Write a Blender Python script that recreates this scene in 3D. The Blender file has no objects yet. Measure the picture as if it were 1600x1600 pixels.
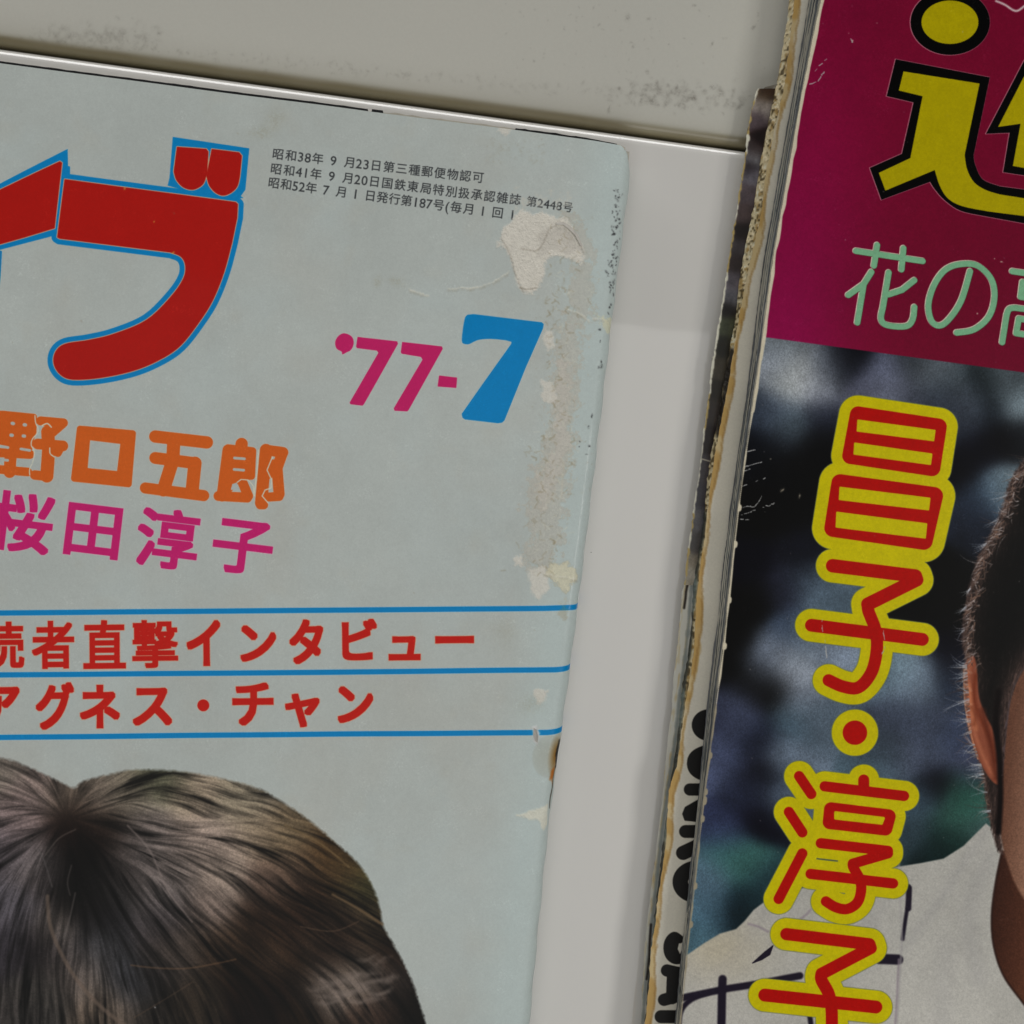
import bpy, bmesh, math, random
import numpy as np
from mathutils import Matrix, Vector

random.seed(7)
RNG = np.random.default_rng(7)
SC = bpy.context.scene
MM = 0.001

# ------------------------------------------------------------------ camera, lamps, exposure
CAM_H = 216.0                       # mm above the worktop
MPP = 0.125                         # mm of worktop per photo pixel
cam_d = bpy.data.cameras.new('camera')
cam = bpy.data.objects.new('camera', cam_d)
SC.collection.objects.link(cam)
cam.location = (0, 0, CAM_H * MM)
cam.rotation_euler = (0, 0, 0)
cam_d.sensor_width = 36
cam_d.lens = 36 * CAM_H / 200.0
cam_d.clip_start = 0.005
cam_d.clip_end = 20
SC.camera = cam

world = bpy.data.worlds.new('World')
SC.world = world
world.use_nodes = True
world.node_tree.nodes['Background'].inputs[0].default_value = (0.95, 0.97, 1.0, 1)
world.node_tree.nodes['Background'].inputs[1].default_value = 0.05

def area(name, loc, size, rot, rad, col):
    L = bpy.data.lights.new(name, 'AREA')
    L.shape = 'RECTANGLE'
    L.size, L.size_y = size
    L.energy = rad * size[0] * size[1] * math.pi
    L.color = col
    o = bpy.data.objects.new(name, L)
    SC.collection.objects.link(o)
    o.location = loc
    o.rotation_euler = rot
    return o

def aim(o, target=(0, 0, 0)):
    d = Vector(target) - o.location
    o.rotation_euler = d.to_track_quat('-Z', 'Y').to_euler()

area('ceiling_lamp', (0.10, -0.43, 1.5), (2.4, 1.45), (0, 0, math.radians(-6)), 0.50, (1.0, 0.985, 0.95))
w_ = area('side_lamp', (0.98, -0.12, 1.42), (0.34, 0.34), (0, 0, 0), 14.5, (1.0, 0.98, 0.94)); aim(w_)
f_ = area('front_fill', (-0.4, -2.3, 1.9), (1.6, 1.2), (0, 0, 0), 2.4, (1.0, 0.985, 0.95)); aim(f_)  # fill light added in front, kept out of the worktop's reflections
b_ = area('back_fill', (-0.2, 1.6, 0.40), (2.6, 0.7), (0, 0, 0), 3.2, (1.0, 0.99, 0.97)); aim(b_)  # unseen light added low behind, shaped to brighten the rolled edge

SC.view_settings.view_transform = 'Standard'
SC.view_settings.look = 'None'
SC.view_settings.exposure = 0.0
SC.view_settings.gamma = 1.0
GAIN = 0.55                          # display-linear of a surface of albedo 1 under these lamps
GLOSS = 0.004                        # what the sheen adds

def lin(c):
    c = np.asarray(c, dtype=np.float64) / 255.0
    return np.where(c <= 0.04045, c / 12.92, ((c + 0.055) / 1.055) ** 2.4)
def unlin(v):
    v = np.clip(v, 0, 1)
    return np.where(v <= 0.0031308, v * 12.92, 1.055 * v ** (1 / 2.4) - 0.055)
def ink(*c):
    """printed colour (0..1, sRGB-coded reflectance) that looks like c under the lamps"""
    return unlin(np.clip((lin(c) - GLOSS) / GAIN, 0.0012, 0.86)).astype(np.float32)

# ------------------------------------------------------------------ small helpers
def world_at(px, py, z):
    """photo pixel -> point (mm) on the horizontal plane at height z (mm)"""
    k = MPP * (CAM_H - z) / CAM_H
    return ((px - 800) * k, (800 - py) * k)

class Frame:
    """a magazine's own axes: origin (mm) and turn"""
    def __init__(s, ox, oy, deg):
        s.ox, s.oy = ox, oy
        s.c, s.s = math.cos(math.radians(deg)), math.sin(math.radians(deg))
        s.deg = deg
    def loc(s, x, y):
        dx, dy = x - s.ox, y - s.oy
        return (dx * s.c + dy * s.s, -dx * s.s + dy * s.c)
    def px(s, px, py, z):
        return s.loc(*world_at(px, py, z))

def smooth(pts, n=8, closed=False):
    """Catmull-Rom through the points"""
    P = np.asarray(pts, float)
    m = len(P)
    out = []
    rng = range(m) if closed else range(m - 1)
    for i in rng:
        if closed:
            p0, p1, p2, p3 = P[(i - 1) % m], P[i], P[(i + 1) % m], P[(i + 2) % m]
        else:
            p0, p1, p2, p3 = P[max(i - 1, 0)], P[i], P[i + 1], P[min(i + 2, m - 1)]
        for k in range(n):
            t = k / n
            out.append(0.5 * ((2 * p1) + (-p0 + p2) * t + (2 * p0 - 5 * p1 + 4 * p2 - p3) * t * t
                              + (-p0 + 3 * p1 - 3 * p2 + p3) * t ** 3))
    if not closed:
        out.append(P[-1])
    return [tuple(q) for q in out]

def vnoise(h, w, cy, cx=None, seed=0):
    """smooth value noise -1..1, cell size in texels"""
    cx = cy if cx is None else cx
    r = np.random.default_rng(seed)
    gh, gw = int(h / cy) + 3, int(w / cx) + 3
    g = r.random((gh, gw), dtype=np.float32) * 2 - 1
    y = np.arange(h, dtype=np.float32) / cy
    x = np.arange(w, dtype=np.float32) / cx
    yi, xi = y.astype(int), x.astype(int)
    fy, fx = y - yi, x - xi
    fy, fx = fy * fy * (3 - 2 * fy), fx * fx * (3 - 2 * fx)
    a = g[yi] * (1 - fy)[:, None] + g[yi + 1] * fy[:, None]
    return a[:, xi] * (1 - fx) + a[:, xi + 1] * fx

def sdf_edges(X, Y, segs):
    """unsigned distance to a list of segments"""
    d = np.full(X.shape, 1e9, np.float32)
    for (ax, ay), (bx, by) in segs:
        vx, vy = bx - ax, by - ay
        L = vx * vx + vy * vy + 1e-12
        t = np.clip(((X - ax) * vx + (Y - ay) * vy) / L, 0, 1)
        q = (X - ax - t * vx) ** 2 + (Y - ay - t * vy) ** 2
        np.minimum(d, q, out=d)
    return np.sqrt(d)

def inside(X, Y, segs):
    c = np.zeros(X.shape, bool)
    for (ax, ay), (bx, by) in segs:
        if ay == by:
            continue
        m = ((ay > Y) != (by > Y)) & (X < (bx - ax) * (Y - ay) / (by - ay) + ax)
        c ^= m
    return c

def loop_segs(P):
    return [(P[i], P[(i + 1) % len(P)]) for i in range(len(P))]

# ------------------------------------------------------------------ glyph outlines from the built-in font
_gl = {}
def glyph(ch):
    if ch in _gl:
        return _gl[ch]
    cu = bpy.data.curves.new('t', 'FONT')
    cu.body = ch
    cu.size = 1.0
    cu.fill_mode = 'FRONT'
    cu.resolution_u = 3
    ob = bpy.data.objects.new('t', cu)
    SC.collection.objects.link(ob)
    bpy.context.view_layer.update()
    dg = bpy.context.evaluated_depsgraph_get()
    me = bpy.data.meshes.new_from_object(ob.evaluated_get(dg))
    bm = bmesh.new(); bm.from_mesh(me)
    bmesh.ops.remove_doubles(bm, verts=bm.verts, dist=1e-5)
    segs = [((e.verts[0].co.x, e.verts[0].co.y), (e.verts[1].co.x, e.verts[1].co.y))
            for e in bm.edges if len(e.link_faces) == 1]
    bm.free()
    bpy.data.meshes.remove(me)
    bpy.data.objects.remove(ob)
    bpy.data.curves.remove(cu)
    _gl[ch] = segs
    return segs

# ------------------------------------------------------------------ a canvas of flat print in a sheet's own millimetres
class Canvas:
    def __init__(s, frame, x0, y0, w, h, res, z, base):
        s.f, s.x0, s.y0, s.w, s.h, s.res, s.z = frame, x0, y0, w, h, res, z
        s.W, s.H = int(w * res), int(h * res)
        s.a = np.empty((s.H, s.W, 3), np.float32); s.a[:] = base
        s.b = np.full((s.H, s.W), 0.5, np.float32)       # relief
        s.k = MPP * (CAM_H - z) / CAM_H                    # mm per photo pixel on this sheet
    def P(s, p):
        return s.f.px(p[0], p[1], s.z)
    def Ps(s, pts):
        return [s.P(p) for p in pts]
    def box(s, pts, pad):
        xs = [p[0] for p in pts]; ys = [p[1] for p in pts]
        i0 = max(0, int((min(xs) - pad - s.x0) * s.res)); i1 = min(s.W, int((max(xs) + pad - s.x0) * s.res) + 2)
        j0 = max(0, int((min(ys) - pad - s.y0) * s.res)); j1 = min(s.H, int((max(ys) + pad - s.y0) * s.res) + 2)
        if i1 <= i0 or j1 <= j0:
            return None
        X = s.x0 + (np.arange(i0, i1, dtype=np.float32) + 0.5) / s.res
        Y = s.y0 + (np.arange(j0, j1, dtype=np.float32) + 0.5) / s.res
        X, Y = np.meshgrid(X, Y)
        return (slice(j0, j1), slice(i0, i1)), X, Y
    def cover(s, d, soft=None):
        soft = soft or 0.9 / s.res
        return np.clip(0.5 - d / soft, 0, 1)
    def mix(s, sl, m, col):
        if m.ndim == 2: m = m[..., None]
        s.a[sl] = s.a[sl] * (1 - m) + np.asarray(col, np.float32) * m
    def put(s, sl, d, col, halo=None, hw=0.12, soft=None, relief=0, alpha=1.0):
        if halo is not None:
            s.mix(sl, s.cover(d - hw, 0.14) * 0.75, halo)
        s.mix(sl, s.cover(d, soft) * alpha, col)
        if relief:
            s.b[sl] += relief * s.cover(d, 0.3)
    # shapes in photo pixels
    def poly_d(s, pts, rnd=0.0, pad=3.0, holes=()):
        P = s.Ps(pts)
        bx = s.box(P, pad)
        if bx is None: return None
        sl, X, Y = bx
        segs = loop_segs(P)
        for h in holes: segs += loop_segs(s.Ps(h))
        d = sdf_edges(X, Y, segs)
        d = np.where(inside(X, Y, segs), -d, d)
        return sl, X, Y, d - rnd * s.k
    def poly(s, pts, col, rnd=0.0, **kw):
        r = s.poly_d(pts, rnd)
        if r: s.put(r[0], r[3], col, **kw)
    def line_d(s, lines, pad):
        allp = [p for L in lines for p in s.Ps(L)]
        bx = s.box(allp, pad)
        if bx is None: return None
        sl, X, Y = bx
        segs = []
        for L in lines:
            Q = s.Ps(L); segs += [(Q[i], Q[i + 1]) for i in range(len(Q) - 1)] or [(Q[0], Q[0])]
        return sl, X, Y, sdf_edges(X, Y, segs)
    def lines(s, lines, wpx, col, **kw):
        r = s.line_d(lines, wpx * s.k + 1.5)
        if r: s.put(r[0], r[3] - wpx * 0.5 * s.k, col, **kw)
    def text_char(s, ch, cx, cy, w, h, rot, col, fat=0.0, halo=None, shear=0.0):
        """glyph outline fitted to a w x h box (photo px) round (cx, cy), turned rot degrees clockwise"""
        g = glyph(ch)
        xs = [q[0] for e in g for q in e]; ys = [q[1] for e in g for q in e]
        x0, x1, y0, y1 = min(xs), max(xs), min(ys), max(ys)
        w = w - 2 * fat; h = h - 2 * fat
        kx = w / max(x1 - x0, 1e-6); ky = h / max(y1 - y0, 1e-6)
        if y1 - y0 < 0.12: ky = kx
        if x1 - x0 < 0.12: kx = ky
        s._glyph(g, (x0 + x1) / 2, (y0 + y1) / 2, kx, ky, cx, cy, rot, col, fat, halo, shear)
    def em_char(s, ch, cx, cy, em, rot, col, fat=0.0, sx=1.0):
        g = glyph(ch)
        if not g: return
        xs = [q[0] for e in g for q in e]
        mx = (min(xs) + max(xs)) / 2
        s._glyph(g, mx, 0.36, em * sx, em, cx, cy, rot, col, fat, None, 0)
    def _glyph(s, g, mx, my, kx, ky, cx, cy, rot, col, fat, halo, shear):
        c, q = math.cos(math.radians(rot)), math.sin(math.radians(rot))
        def T(p):
            u = (p[0] - mx) * kx; v = -(p[1] - my) * ky      # image axes, y down
            u -= shear * v
            return s.P((cx + u * c - v * q, cy + u * q + v * c))
        segs = [(T(a), T(b)) for a, b in g]
        pts = [p for e in segs for p in e]
        bx = s.box(pts, 1.2)
        if bx is None: return
        sl, X, Y = bx
        d = sdf_edges(X, Y, segs)
        d = np.where(inside(X, Y, segs), -d, d)
        if fat > 1:
            f = fat * s.k * s.res
            E = np.pad(d, 8, mode='edge'); H_, W_2 = d.shape
            th0 = math.radians(rot + s.f.deg)
            D_ = d.copy()
            for u, v in [(a / 2, b / 2) for a in (-2, -1, 0, 1, 2) for b in (-2, -1, 0, 1, 2) if a or b]:
                ox = (u * math.cos(th0) + v * math.sin(th0)) * f; oy = (v * math.cos(th0) - u * math.sin(th0)) * f
                x0i, y0i = math.floor(ox), math.floor(oy); fx, fy = ox - x0i, oy - y0i
                def sh(a, b): return E[8 + b:8 + b + H_, 8 + a:8 + a + W_2]
                q = (sh(x0i, y0i) * (1 - fx) * (1 - fy) + sh(x0i + 1, y0i) * fx * (1 - fy) + sh(x0i, y0i + 1) * (1 - fx) * fy + sh(x0i + 1, y0i + 1) * fx * fy)
                np.minimum(D_, q, out=D_)
            d = D_
        else:
            d = d - fat * s.k
        s.put(sl, d, col, halo=halo)
    def ragged(s, pts, col, amp=5.0, seed=1, var=0.05, rim=None, relief=0.0, soft=0.5, alpha=1.0, cell=0.8, rnd=0):
        """torn or stained patch with a frayed outline"""
        r = s.poly_d(pts, rnd, pad=4.0)
        if r is None: return
        sl, X, Y, d = r
        h, w = d.shape
        n = (vnoise(h, w, cell * s.res * 2, seed=seed) * .5 + vnoise(h, w, cell * s.res * .7, seed=seed + 1) * .32
             + vnoise(h, w, cell * s.res * .22, seed=seed + 2) * .22)
        d = d + n * amp * s.k
        m = s.cover(d, soft) * alpha
        n2 = vnoise(h, w, 0.35 * s.res, seed=seed + 3) * .5 + vnoise(h, w, 0.12 * s.res, seed=seed + 4) * .5
        if rim is not None:
            s.mix(sl, np.exp(-(d / 0.28) ** 2) * 0.35 * alpha, rim)
        c = np.asarray(col, np.float32) * (1 + var * n2[..., None])
        s.mix(sl, m, c)
        if relief:
            s.b[sl] += m * (relief * (1 + 0.9 * n2 + 0.6 * n))
    def rbf(s, samples, sl, X, Y, radius):
        """soft colour field from (px, py, rgb) samples"""
        step = 6
        x, y = X[::step, ::step], Y[::step, ::step]
        num = np.zeros(x.shape + (3,), np.float32); den = np.zeros(x.shape, np.float32)
        for px, py, c in samples:
            qx, qy = s.P((px, py))
            r2 = ((x - qx) ** 2 + (y - qy) ** 2) / (radius * s.k) ** 2
            w = np.exp(-r2) + 1e-4 / (1 + r2 * r2)
            num += w[..., None] * ink(*c); den += w
        f = num / den[..., None]
        jj = np.arange(X.shape[0]) / step; ii = np.arange(X.shape[1]) / step
        j0 = np.minimum(jj.astype(int), f.shape[0] - 1); i0 = np.minimum(ii.astype(int), f.shape[1] - 1)
        j1 = np.minimum(j0 + 1, f.shape[0] - 1); i1 = np.minimum(i0 + 1, f.shape[1] - 1)
        fj = (jj - j0)[:, None, None].astype(np.float32); fi = (ii - i0)[None, :, None].astype(np.float32)
        fj, fi = np.clip(fj, 0, 1), np.clip(fi, 0, 1)
        a = f[j0] * (1 - fj) + f[j1] * fj
        return a[:, i0] * (1 - fi) + a[:, i1] * fi
    def splat(s, P, val, wid=1):
        """accumulate strand points; P (N,2) mm, val (N,) ; returns sum and weight maps"""
        i = ((P[:, 0] - s.x0) * s.res); j = ((P[:, 1] - s.y0) * s.res)
        acc = np.zeros(s.H * s.W, np.float32); wt = np.zeros(s.H * s.W, np.float32)
        fi, fj = np.floor(i).astype(int), np.floor(j).astype(int)
        for dj in (0, 1):
            for di in (0, 1):
                w = (1 - np.abs(i - fi - di)) * (1 - np.abs(j - fj - dj))
                a, b = fi + di, fj + dj
                ok = (a >= 0) & (a < s.W) & (b >= 0) & (b < s.H) & (w > 0)
                idx = b[ok] * s.W + a[ok]
                acc += np.bincount(idx, weights=(val * w)[ok], minlength=s.H * s.W).astype(np.float32)
                wt += np.bincount(idx, weights=w[ok], minlength=s.H * s.W).astype(np.float32)
        return acc.reshape(s.H, s.W), wt.reshape(s.H, s.W)
    def image(s, name):
        out = np.empty((s.H, s.W, 4), np.float32)
        out[..., :3] = np.clip(s.a, 0, 1)
        out[..., 3] = np.clip(s.b, 0.002, 1)
        im = bpy.data.images.new(name, s.W, s.H, alpha=True)
        im.alpha_mode = 'CHANNEL_PACKED'
        im.pixels.foreach_set(out.ravel())
        im.update()
        return im
    def uv(s, x, y):
        return ((x - s.x0) / s.w, (y - s.y0) / s.h)


def grain(cv, fine, mid, dots):
    hh, ww = cv.a.shape[:2]
    n_ = fine * vnoise(hh, ww, 1.7, seed=901) + mid * vnoise(hh, ww, 5.5, seed=902) + mid * .8 * vnoise(hh, ww, 26, seed=903)
    jj = np.arange(hh, dtype=np.float32)[:, None]; ii = np.arange(ww, dtype=np.float32)[None, :]
    c_, s__ = math.cos(.6), math.sin(.6)
    n_ += dots * np.sin((ii * c_ + jj * s__) * 1.9) * np.sin((jj * c_ - ii * s__) * 1.9)
    cv.a *= (1 + n_)[..., None]
    cv.a += (np.clip(vnoise(hh, ww, 2.4, seed=904) * vnoise(hh, ww, 40, seed=905) - .30, 0, 1) * .10)[..., None]

# ------------------------------------------------------------------ materials
def nodes_of(name):
    m = bpy.data.materials.new(name)
    m.use_nodes = True
    nt = m.node_tree
    return m, nt, nt.nodes['Principled BSDF']

def printed(name, img, rough=0.35, coat=0.0, coat_rough=0.1, bump=0.25, spec=0.5):
    m, nt, b = nodes_of(name)
    t = nt.nodes.new('ShaderNodeTexImage'); t.image = img; t.extension = 'EXTEND'; t.interpolation = 'Cubic'
    nt.links.new(t.outputs['Color'], b.inputs['Base Color'])
    b.inputs['Roughness'].default_value = rough
    b.inputs['Specular IOR Level'].default_value = spec
    b.inputs['Coat Weight'].default_value = coat
    b.inputs['Coat Roughness'].default_value = coat_rough
    tc = nt.nodes.new('ShaderNodeTexCoord')
    nz = nt.nodes.new('ShaderNodeTexNoise'); nz.inputs['Scale'].default_value = 2500; nz.inputs['Detail'].default_value = 3
    nt.links.new(tc.outputs['Object'], nz.inputs['Vector'])
    b1 = nt.nodes.new('ShaderNodeBump'); b1.inputs['Strength'].default_value = 0.10; b1.inputs['Distance'].default_value = 0.00003
    nt.links.new(nz.outputs['Fac'], b1.inputs['Height'])
    b2 = nt.nodes.new('ShaderNodeBump'); b2.inputs['Strength'].default_value = 1.0; b2.inputs['Distance'].default_value = bump * MM
    nt.links.new(t.outputs['Alpha'], b2.inputs['Height'])
    nt.links.new(b1.outputs['Normal'], b2.inputs['Normal'])
    nt.links.new(b2.outputs['Normal'], b.inputs['Normal'])
    return m

def paper(name, rgb, rough=0.8, stretch=(60, 60, 60), amount=0.25, dark=None, spec=0.3):
    m, nt, b = nodes_of(name)
    tc = nt.nodes.new('ShaderNodeTexCoord')
    mp = nt.nodes.new('ShaderNodeMapping'); mp.inputs['Scale'].default_value = stretch
    nt.links.new(tc.outputs['Object'], mp.inputs['Vector'])
    nz = nt.nodes.new('ShaderNodeTexNoise'); nz.inputs['Scale'].default_value = 10; nz.inputs['Detail'].default_value = 5
    nt.links.new(mp.outputs['Vector'], nz.inputs['Vector'])
    cr = nt.nodes.new('ShaderNodeValToRGB')
    c0 = np.array(rgb) * (1 - amount) if dark is None else np.array(dark)
    cr.color_ramp.elements[0].position = 0.35; cr.color_ramp.elements[1].position = 0.62
    cr.color_ramp.elements[0].color = (*c0, 1); cr.color_ramp.elements[1].color = (*rgb, 1)
    nt.links.new(nz.outputs['Fac'], cr.inputs['Fac'])
    nt.links.new(cr.outputs['Color'], b.inputs['Base Color'])
    b.inputs['Roughness'].default_value = rough
    b.inputs['Specular IOR Level'].default_value = spec
    bp = nt.nodes.new('ShaderNodeBump'); bp.inputs['Strength'].default_value = 0.3; bp.inputs['Distance'].default_value = 0.00005
    nt.links.new(nz.outputs['Fac'], bp.inputs['Height'])
    nt.links.new(bp.outputs['Normal'], b.inputs['Normal'])
    return m

# ------------------------------------------------------------------ objects
def link(name, me, parent=None):
    o = bpy.data.objects.new(name, me)
    SC.collection.objects.link(o)
    if parent: o.parent = parent
    return o

def thing(name, frame, label, cat):
    o = bpy.data.objects.new(name, None)
    SC.collection.objects.link(o)
    o.empty_display_size = 0.02
    o.location = (frame.ox * MM, frame.oy * MM, 0)
    o.rotation_euler = (0, 0, math.radians(frame.deg))
    o['label'] = label; o['category'] = cat
    return o

def slab(name, top, th, mat, parent, uv=None, canvas=None, bottom=None, shade=True):
    """top: (R, C, 3) grid of mm points; closed downwards by th mm (or by 'bottom' grid)"""
    T = np.asarray(top, float); R, C, _ = T.shape
    B = T.copy() if bottom is None else np.asarray(bottom, float)
    if bottom is None: B[..., 2] -= th
    V = np.concatenate([T.reshape(-1, 3), B.reshape(-1, 3)]) * MM
    n = R * C
    F = []; U = []
    idx = lambda r, c: r * C + c
    for r in range(R - 1):
        for c in range(C - 1):
            F.append((idx(r, c), idx(r + 1, c), idx(r + 1, c + 1), idx(r, c + 1)))
            F.append((n + idx(r, c), n + idx(r, c + 1), n + idx(r + 1, c + 1), n + idx(r + 1, c)))
    for r in range(R - 1):
        F.append((idx(r, 0), n + idx(r, 0), n + idx(r + 1, 0), idx(r + 1, 0)))
        F.append((idx(r, C - 1), idx(r + 1, C - 1), n + idx(r + 1, C - 1), n + idx(r, C - 1)))
    for c in range(C - 1):
        F.append((idx(0, c), idx(0, c + 1), n + idx(0, c + 1), n + idx(0, c)))
        F.append((idx(R - 1, c), n + idx(R - 1, c), n + idx(R - 1, c + 1), idx(R - 1, c + 1)))
    me = bpy.data.meshes.new(name)
    me.from_pydata([tuple(v) for v in V], [], F)
    if canvas is not None:
        XY = (T[..., :2] if uv is None else np.asarray(uv, float)).reshape(-1, 2)
        XY = np.concatenate([XY, XY])
        lay = me.uv_layers.new(name='UVMap')
        li = np.empty(len(me.loops), np.int32); me.loops.foreach_get('vertex_index', li)
        q = XY[li]
        u = np.empty((len(li), 2), np.float32)
        u[:, 0] = (q[:, 0] - canvas.x0) / canvas.w; u[:, 1] = (q[:, 1] - canvas.y0) / canvas.h
        lay.data.foreach_set('uv', u.ravel())
    me.materials.append(mat)
    me.validate()
    bm = bmesh.new(); bm.from_mesh(me)
    bmesh.ops.recalc_face_normals(bm, faces=bm.faces)
    bm.to_mesh(me); bm.free()
    if shade:
        me.polygons.foreach_set('use_smooth', [True] * len(me.polygons))
        me.set_sharp_from_angle(angle=math.radians(42))
    return link(name, me, parent)

# =================================================================== the worktop
TURN = -7.84
gx, gy = world_at(0, 70, 0)
FT = Frame(gx, gy, TURN)             # origin on the groove, x along it

def roll_profile(sign, y_far, r, depth, step=14):
    """profile (y, z) from far end to the rolled edge at y = 0 and down its side"""
    pts = [(y_far, 0.0)] + [(-sign * (r + d), 0.0) for d in (60, 20, 6, 1)]
    for k in range(step + 1):
        a = math.pi / 2 * k / step
        pts.append((-sign * (r - r * math.sin(a)), -(r - r * math.cos(a))))
    pts.append((0.0, -depth))
    return pts

def panel(name, prof, shift, zoff, mat, x0, x1, nx, canvas=None):
    xs = np.linspace(x0, x1, nx)
    top = np.array([[(x, y + shift, z + zoff) for (y, z) in prof] for x in xs])
    bot = top.copy(); bot[..., 2] = zoff - 16.0
    bot[:, -1, 1] = top[:, -1, 1]
    o = slab(name, top, 0, mat, None, canvas=canvas, bottom=bot)
    o.location = (FT.ox * MM, FT.oy * MM, 0)
    o.rotation_euler = (0, 0, math.radians(TURN))
    return o

# rear panel print: grey rubbing and specks near the groove
CR = Canvas(FT, -60, -2, 330, 80, 8, 0, ink(158, 157, 150))
h, w = CR.H, CR.W
CR.a *= (1 + 0.010 * vnoise(h, w, 160, seed=3) + 0.006 * vnoise(h, w, 2.5, seed=4))[..., None]
r_ = np.random.default_rng(11)
dk = ink(84, 80, 74)
def speck(cv, px, py, r, a, col, ang=None):
    cx, cy = cv.P((px, py))
    bx = cv.box([(cx, cy)], r * cv.k * 3 + .3)
    if bx is None: return
    sl, X, Y = bx
    th = r_.random() * 3.14 if ang is None else ang
    e = 0.9 + r_.random() * 0.9
    u = (X - cx) * math.cos(th) + (Y - cy) * math.sin(th); v = -(X - cx) * math.sin(th) + (Y - cy) * math.cos(th)
    m = np.exp(-((u / e) ** 2 + (v * e ** .5) ** 2) / (r * cv.k) ** 2)
    n = vnoise(*m.shape, max(2.0, cv.res * .22), seed=int(px * 7 + py)) * .75 + .75
    cv.mix(sl, np.clip(m * n, 0, 1) * a, col)
for k in range(210):                                                 # band close to the groove on the right
    t = r_.random()
    px = 980 + 200 * t + r_.normal() * 16
    py = 150 + (px - 1080) * .10 + r_.normal() * 12
    speck(CR, px, py, 1.6 + r_.random() * 2.8, .06 + .20 * r_.random() ** 2, dk)
for k in range(230):                                                 # thinner trail to the left
    t = r_.random()
    px = -20 + 1040 * t
    py = 54 + (px) * .098 + r_.normal() * 6
    speck(CR, px, py, 1.2 + r_.random() * 3.0, .05 + .10 * r_.random(), dk)
for k in range(80):
    speck(CR, 780 + 420 * r_.random(), 5 + 110 * r_.random(), .9 + 1.2 * r_.random(), .08 + .22 * r_.random() ** 2, dk)
for k in range(160):                                                 # smudge band at far left
    speck(CR, 60 + 190 * r_.random(), 55 + 14 * r_.normal() * .7 + 0, 1.5 + 3 * r_.random(), .05 + .09 * r_.random(), dk)
for px, py, r in [(981, 26, 3.2), (1014, 29, 2.2), (1178, 42, 2.6), (1085, 8, 2), (990, 72, 2), (1113, 68, 2), (1012, 112, 2.5), (936, 38, 1.6),
                  (1082, 152, 4.0), (1127, 143, 3.6), (1057, 137, 3.0), (1019, 158, 4), (1002, 157, 3), (968, 138, 2.6), (1040, 162, 3.0), (1114, 136, 3), (952, 171, 2.8), (1062, 163, 2.6)]:
    speck(CR, px, py, r * 1.15, .36, dk)
# olive brown band along the rolled edge, fading out away from the groove
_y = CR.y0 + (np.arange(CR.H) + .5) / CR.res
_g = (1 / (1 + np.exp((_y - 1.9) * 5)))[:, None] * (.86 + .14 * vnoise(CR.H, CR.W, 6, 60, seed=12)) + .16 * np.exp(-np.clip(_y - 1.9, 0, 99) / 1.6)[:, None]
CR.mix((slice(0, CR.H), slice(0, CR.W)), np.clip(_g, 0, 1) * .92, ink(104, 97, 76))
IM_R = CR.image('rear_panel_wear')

def enamel(name, img=None, rgb=None, coat=1.0, coat_rough=0.035):
    m, nt, b = nodes_of(name)
    if img is not None:
        t = nt.nodes.new('ShaderNodeTexImage'); t.image = img; t.extension = 'EXTEND'
        nt.links.new(t.outputs['Color'], b.inputs['Base Color'])
    else:
        tc = nt.nodes.new('ShaderNodeTexCoord')
        nz = nt.nodes.new('ShaderNodeTexNoise'); nz.inputs['Scale'].default_value = 9; nz.inputs['Detail'].default_value = 6
        nt.links.new(tc.outputs['Object'], nz.inputs['Vector'])
        cr = nt.nodes.new('ShaderNodeValToRGB')
        cr.color_ramp.elements[0].position = 0.3; cr.color_ramp.elements[1].position = 0.7
        cr.color_ramp.elements[0].color = (*(np.array(rgb) * 0.97), 1); cr.color_ramp.elements[1].color = (*rgb, 1)
        nt.links.new(nz.outputs['Fac'], cr.inputs['Fac'])
        # sparse dirt specks
        vo = nt.nodes.new('ShaderNodeTexVoronoi'); vo.inputs['Scale'].default_value = 70
        nt.links.new(tc.outputs['Object'], vo.inputs['Vector'])
        lt = nt.nodes.new('ShaderNodeMath'); lt.operation = 'LESS_THAN'; lt.inputs[1].default_value = 0.013
        nt.links.new(vo.outputs['Distance'], lt.inputs[0])
        mx = nt.nodes.new('ShaderNodeMixRGB'); mx.inputs[2].default_value = (0.34, 0.32, 0.29, 1)
        nt.links.new(lt.outputs[0], mx.inputs[0]); nt.links.new(cr.outputs['Color'], mx.inputs[1])
        nt.links.new(mx.outputs[0], b.inputs['Base Color'])
    b.inputs['Roughness'].default_value = 0.30
    b.inputs['Specular IOR Level'].default_value = 0.15
    b.inputs['Coat Weight'].default_value = coat
    b.inputs['Coat Roughness'].default_value = coat_rough
    b.inputs['Coat IOR'].default_value = 1.95
    tc = nt.nodes.new('ShaderNodeTexCoord')
    n2 = nt.nodes.new('ShaderNodeTexNoise'); n2.inputs['Scale'].default_value = 35; n2.inputs['Detail'].default_value = 2
    nt.links.new(tc.outputs['Object'], n2.inputs['Vector'])
    bp = nt.nodes.new('ShaderNodeBump'); bp.inputs['Strength'].default_value = 0.25; bp.inputs['Distance'].default_value = 0.0001
    nt.links.new(n2.outputs['Fac'], bp.inputs['Height'])
    nt.links.new(bp.outputs['Normal'], b.inputs['Coat Normal'])
    return m

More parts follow.
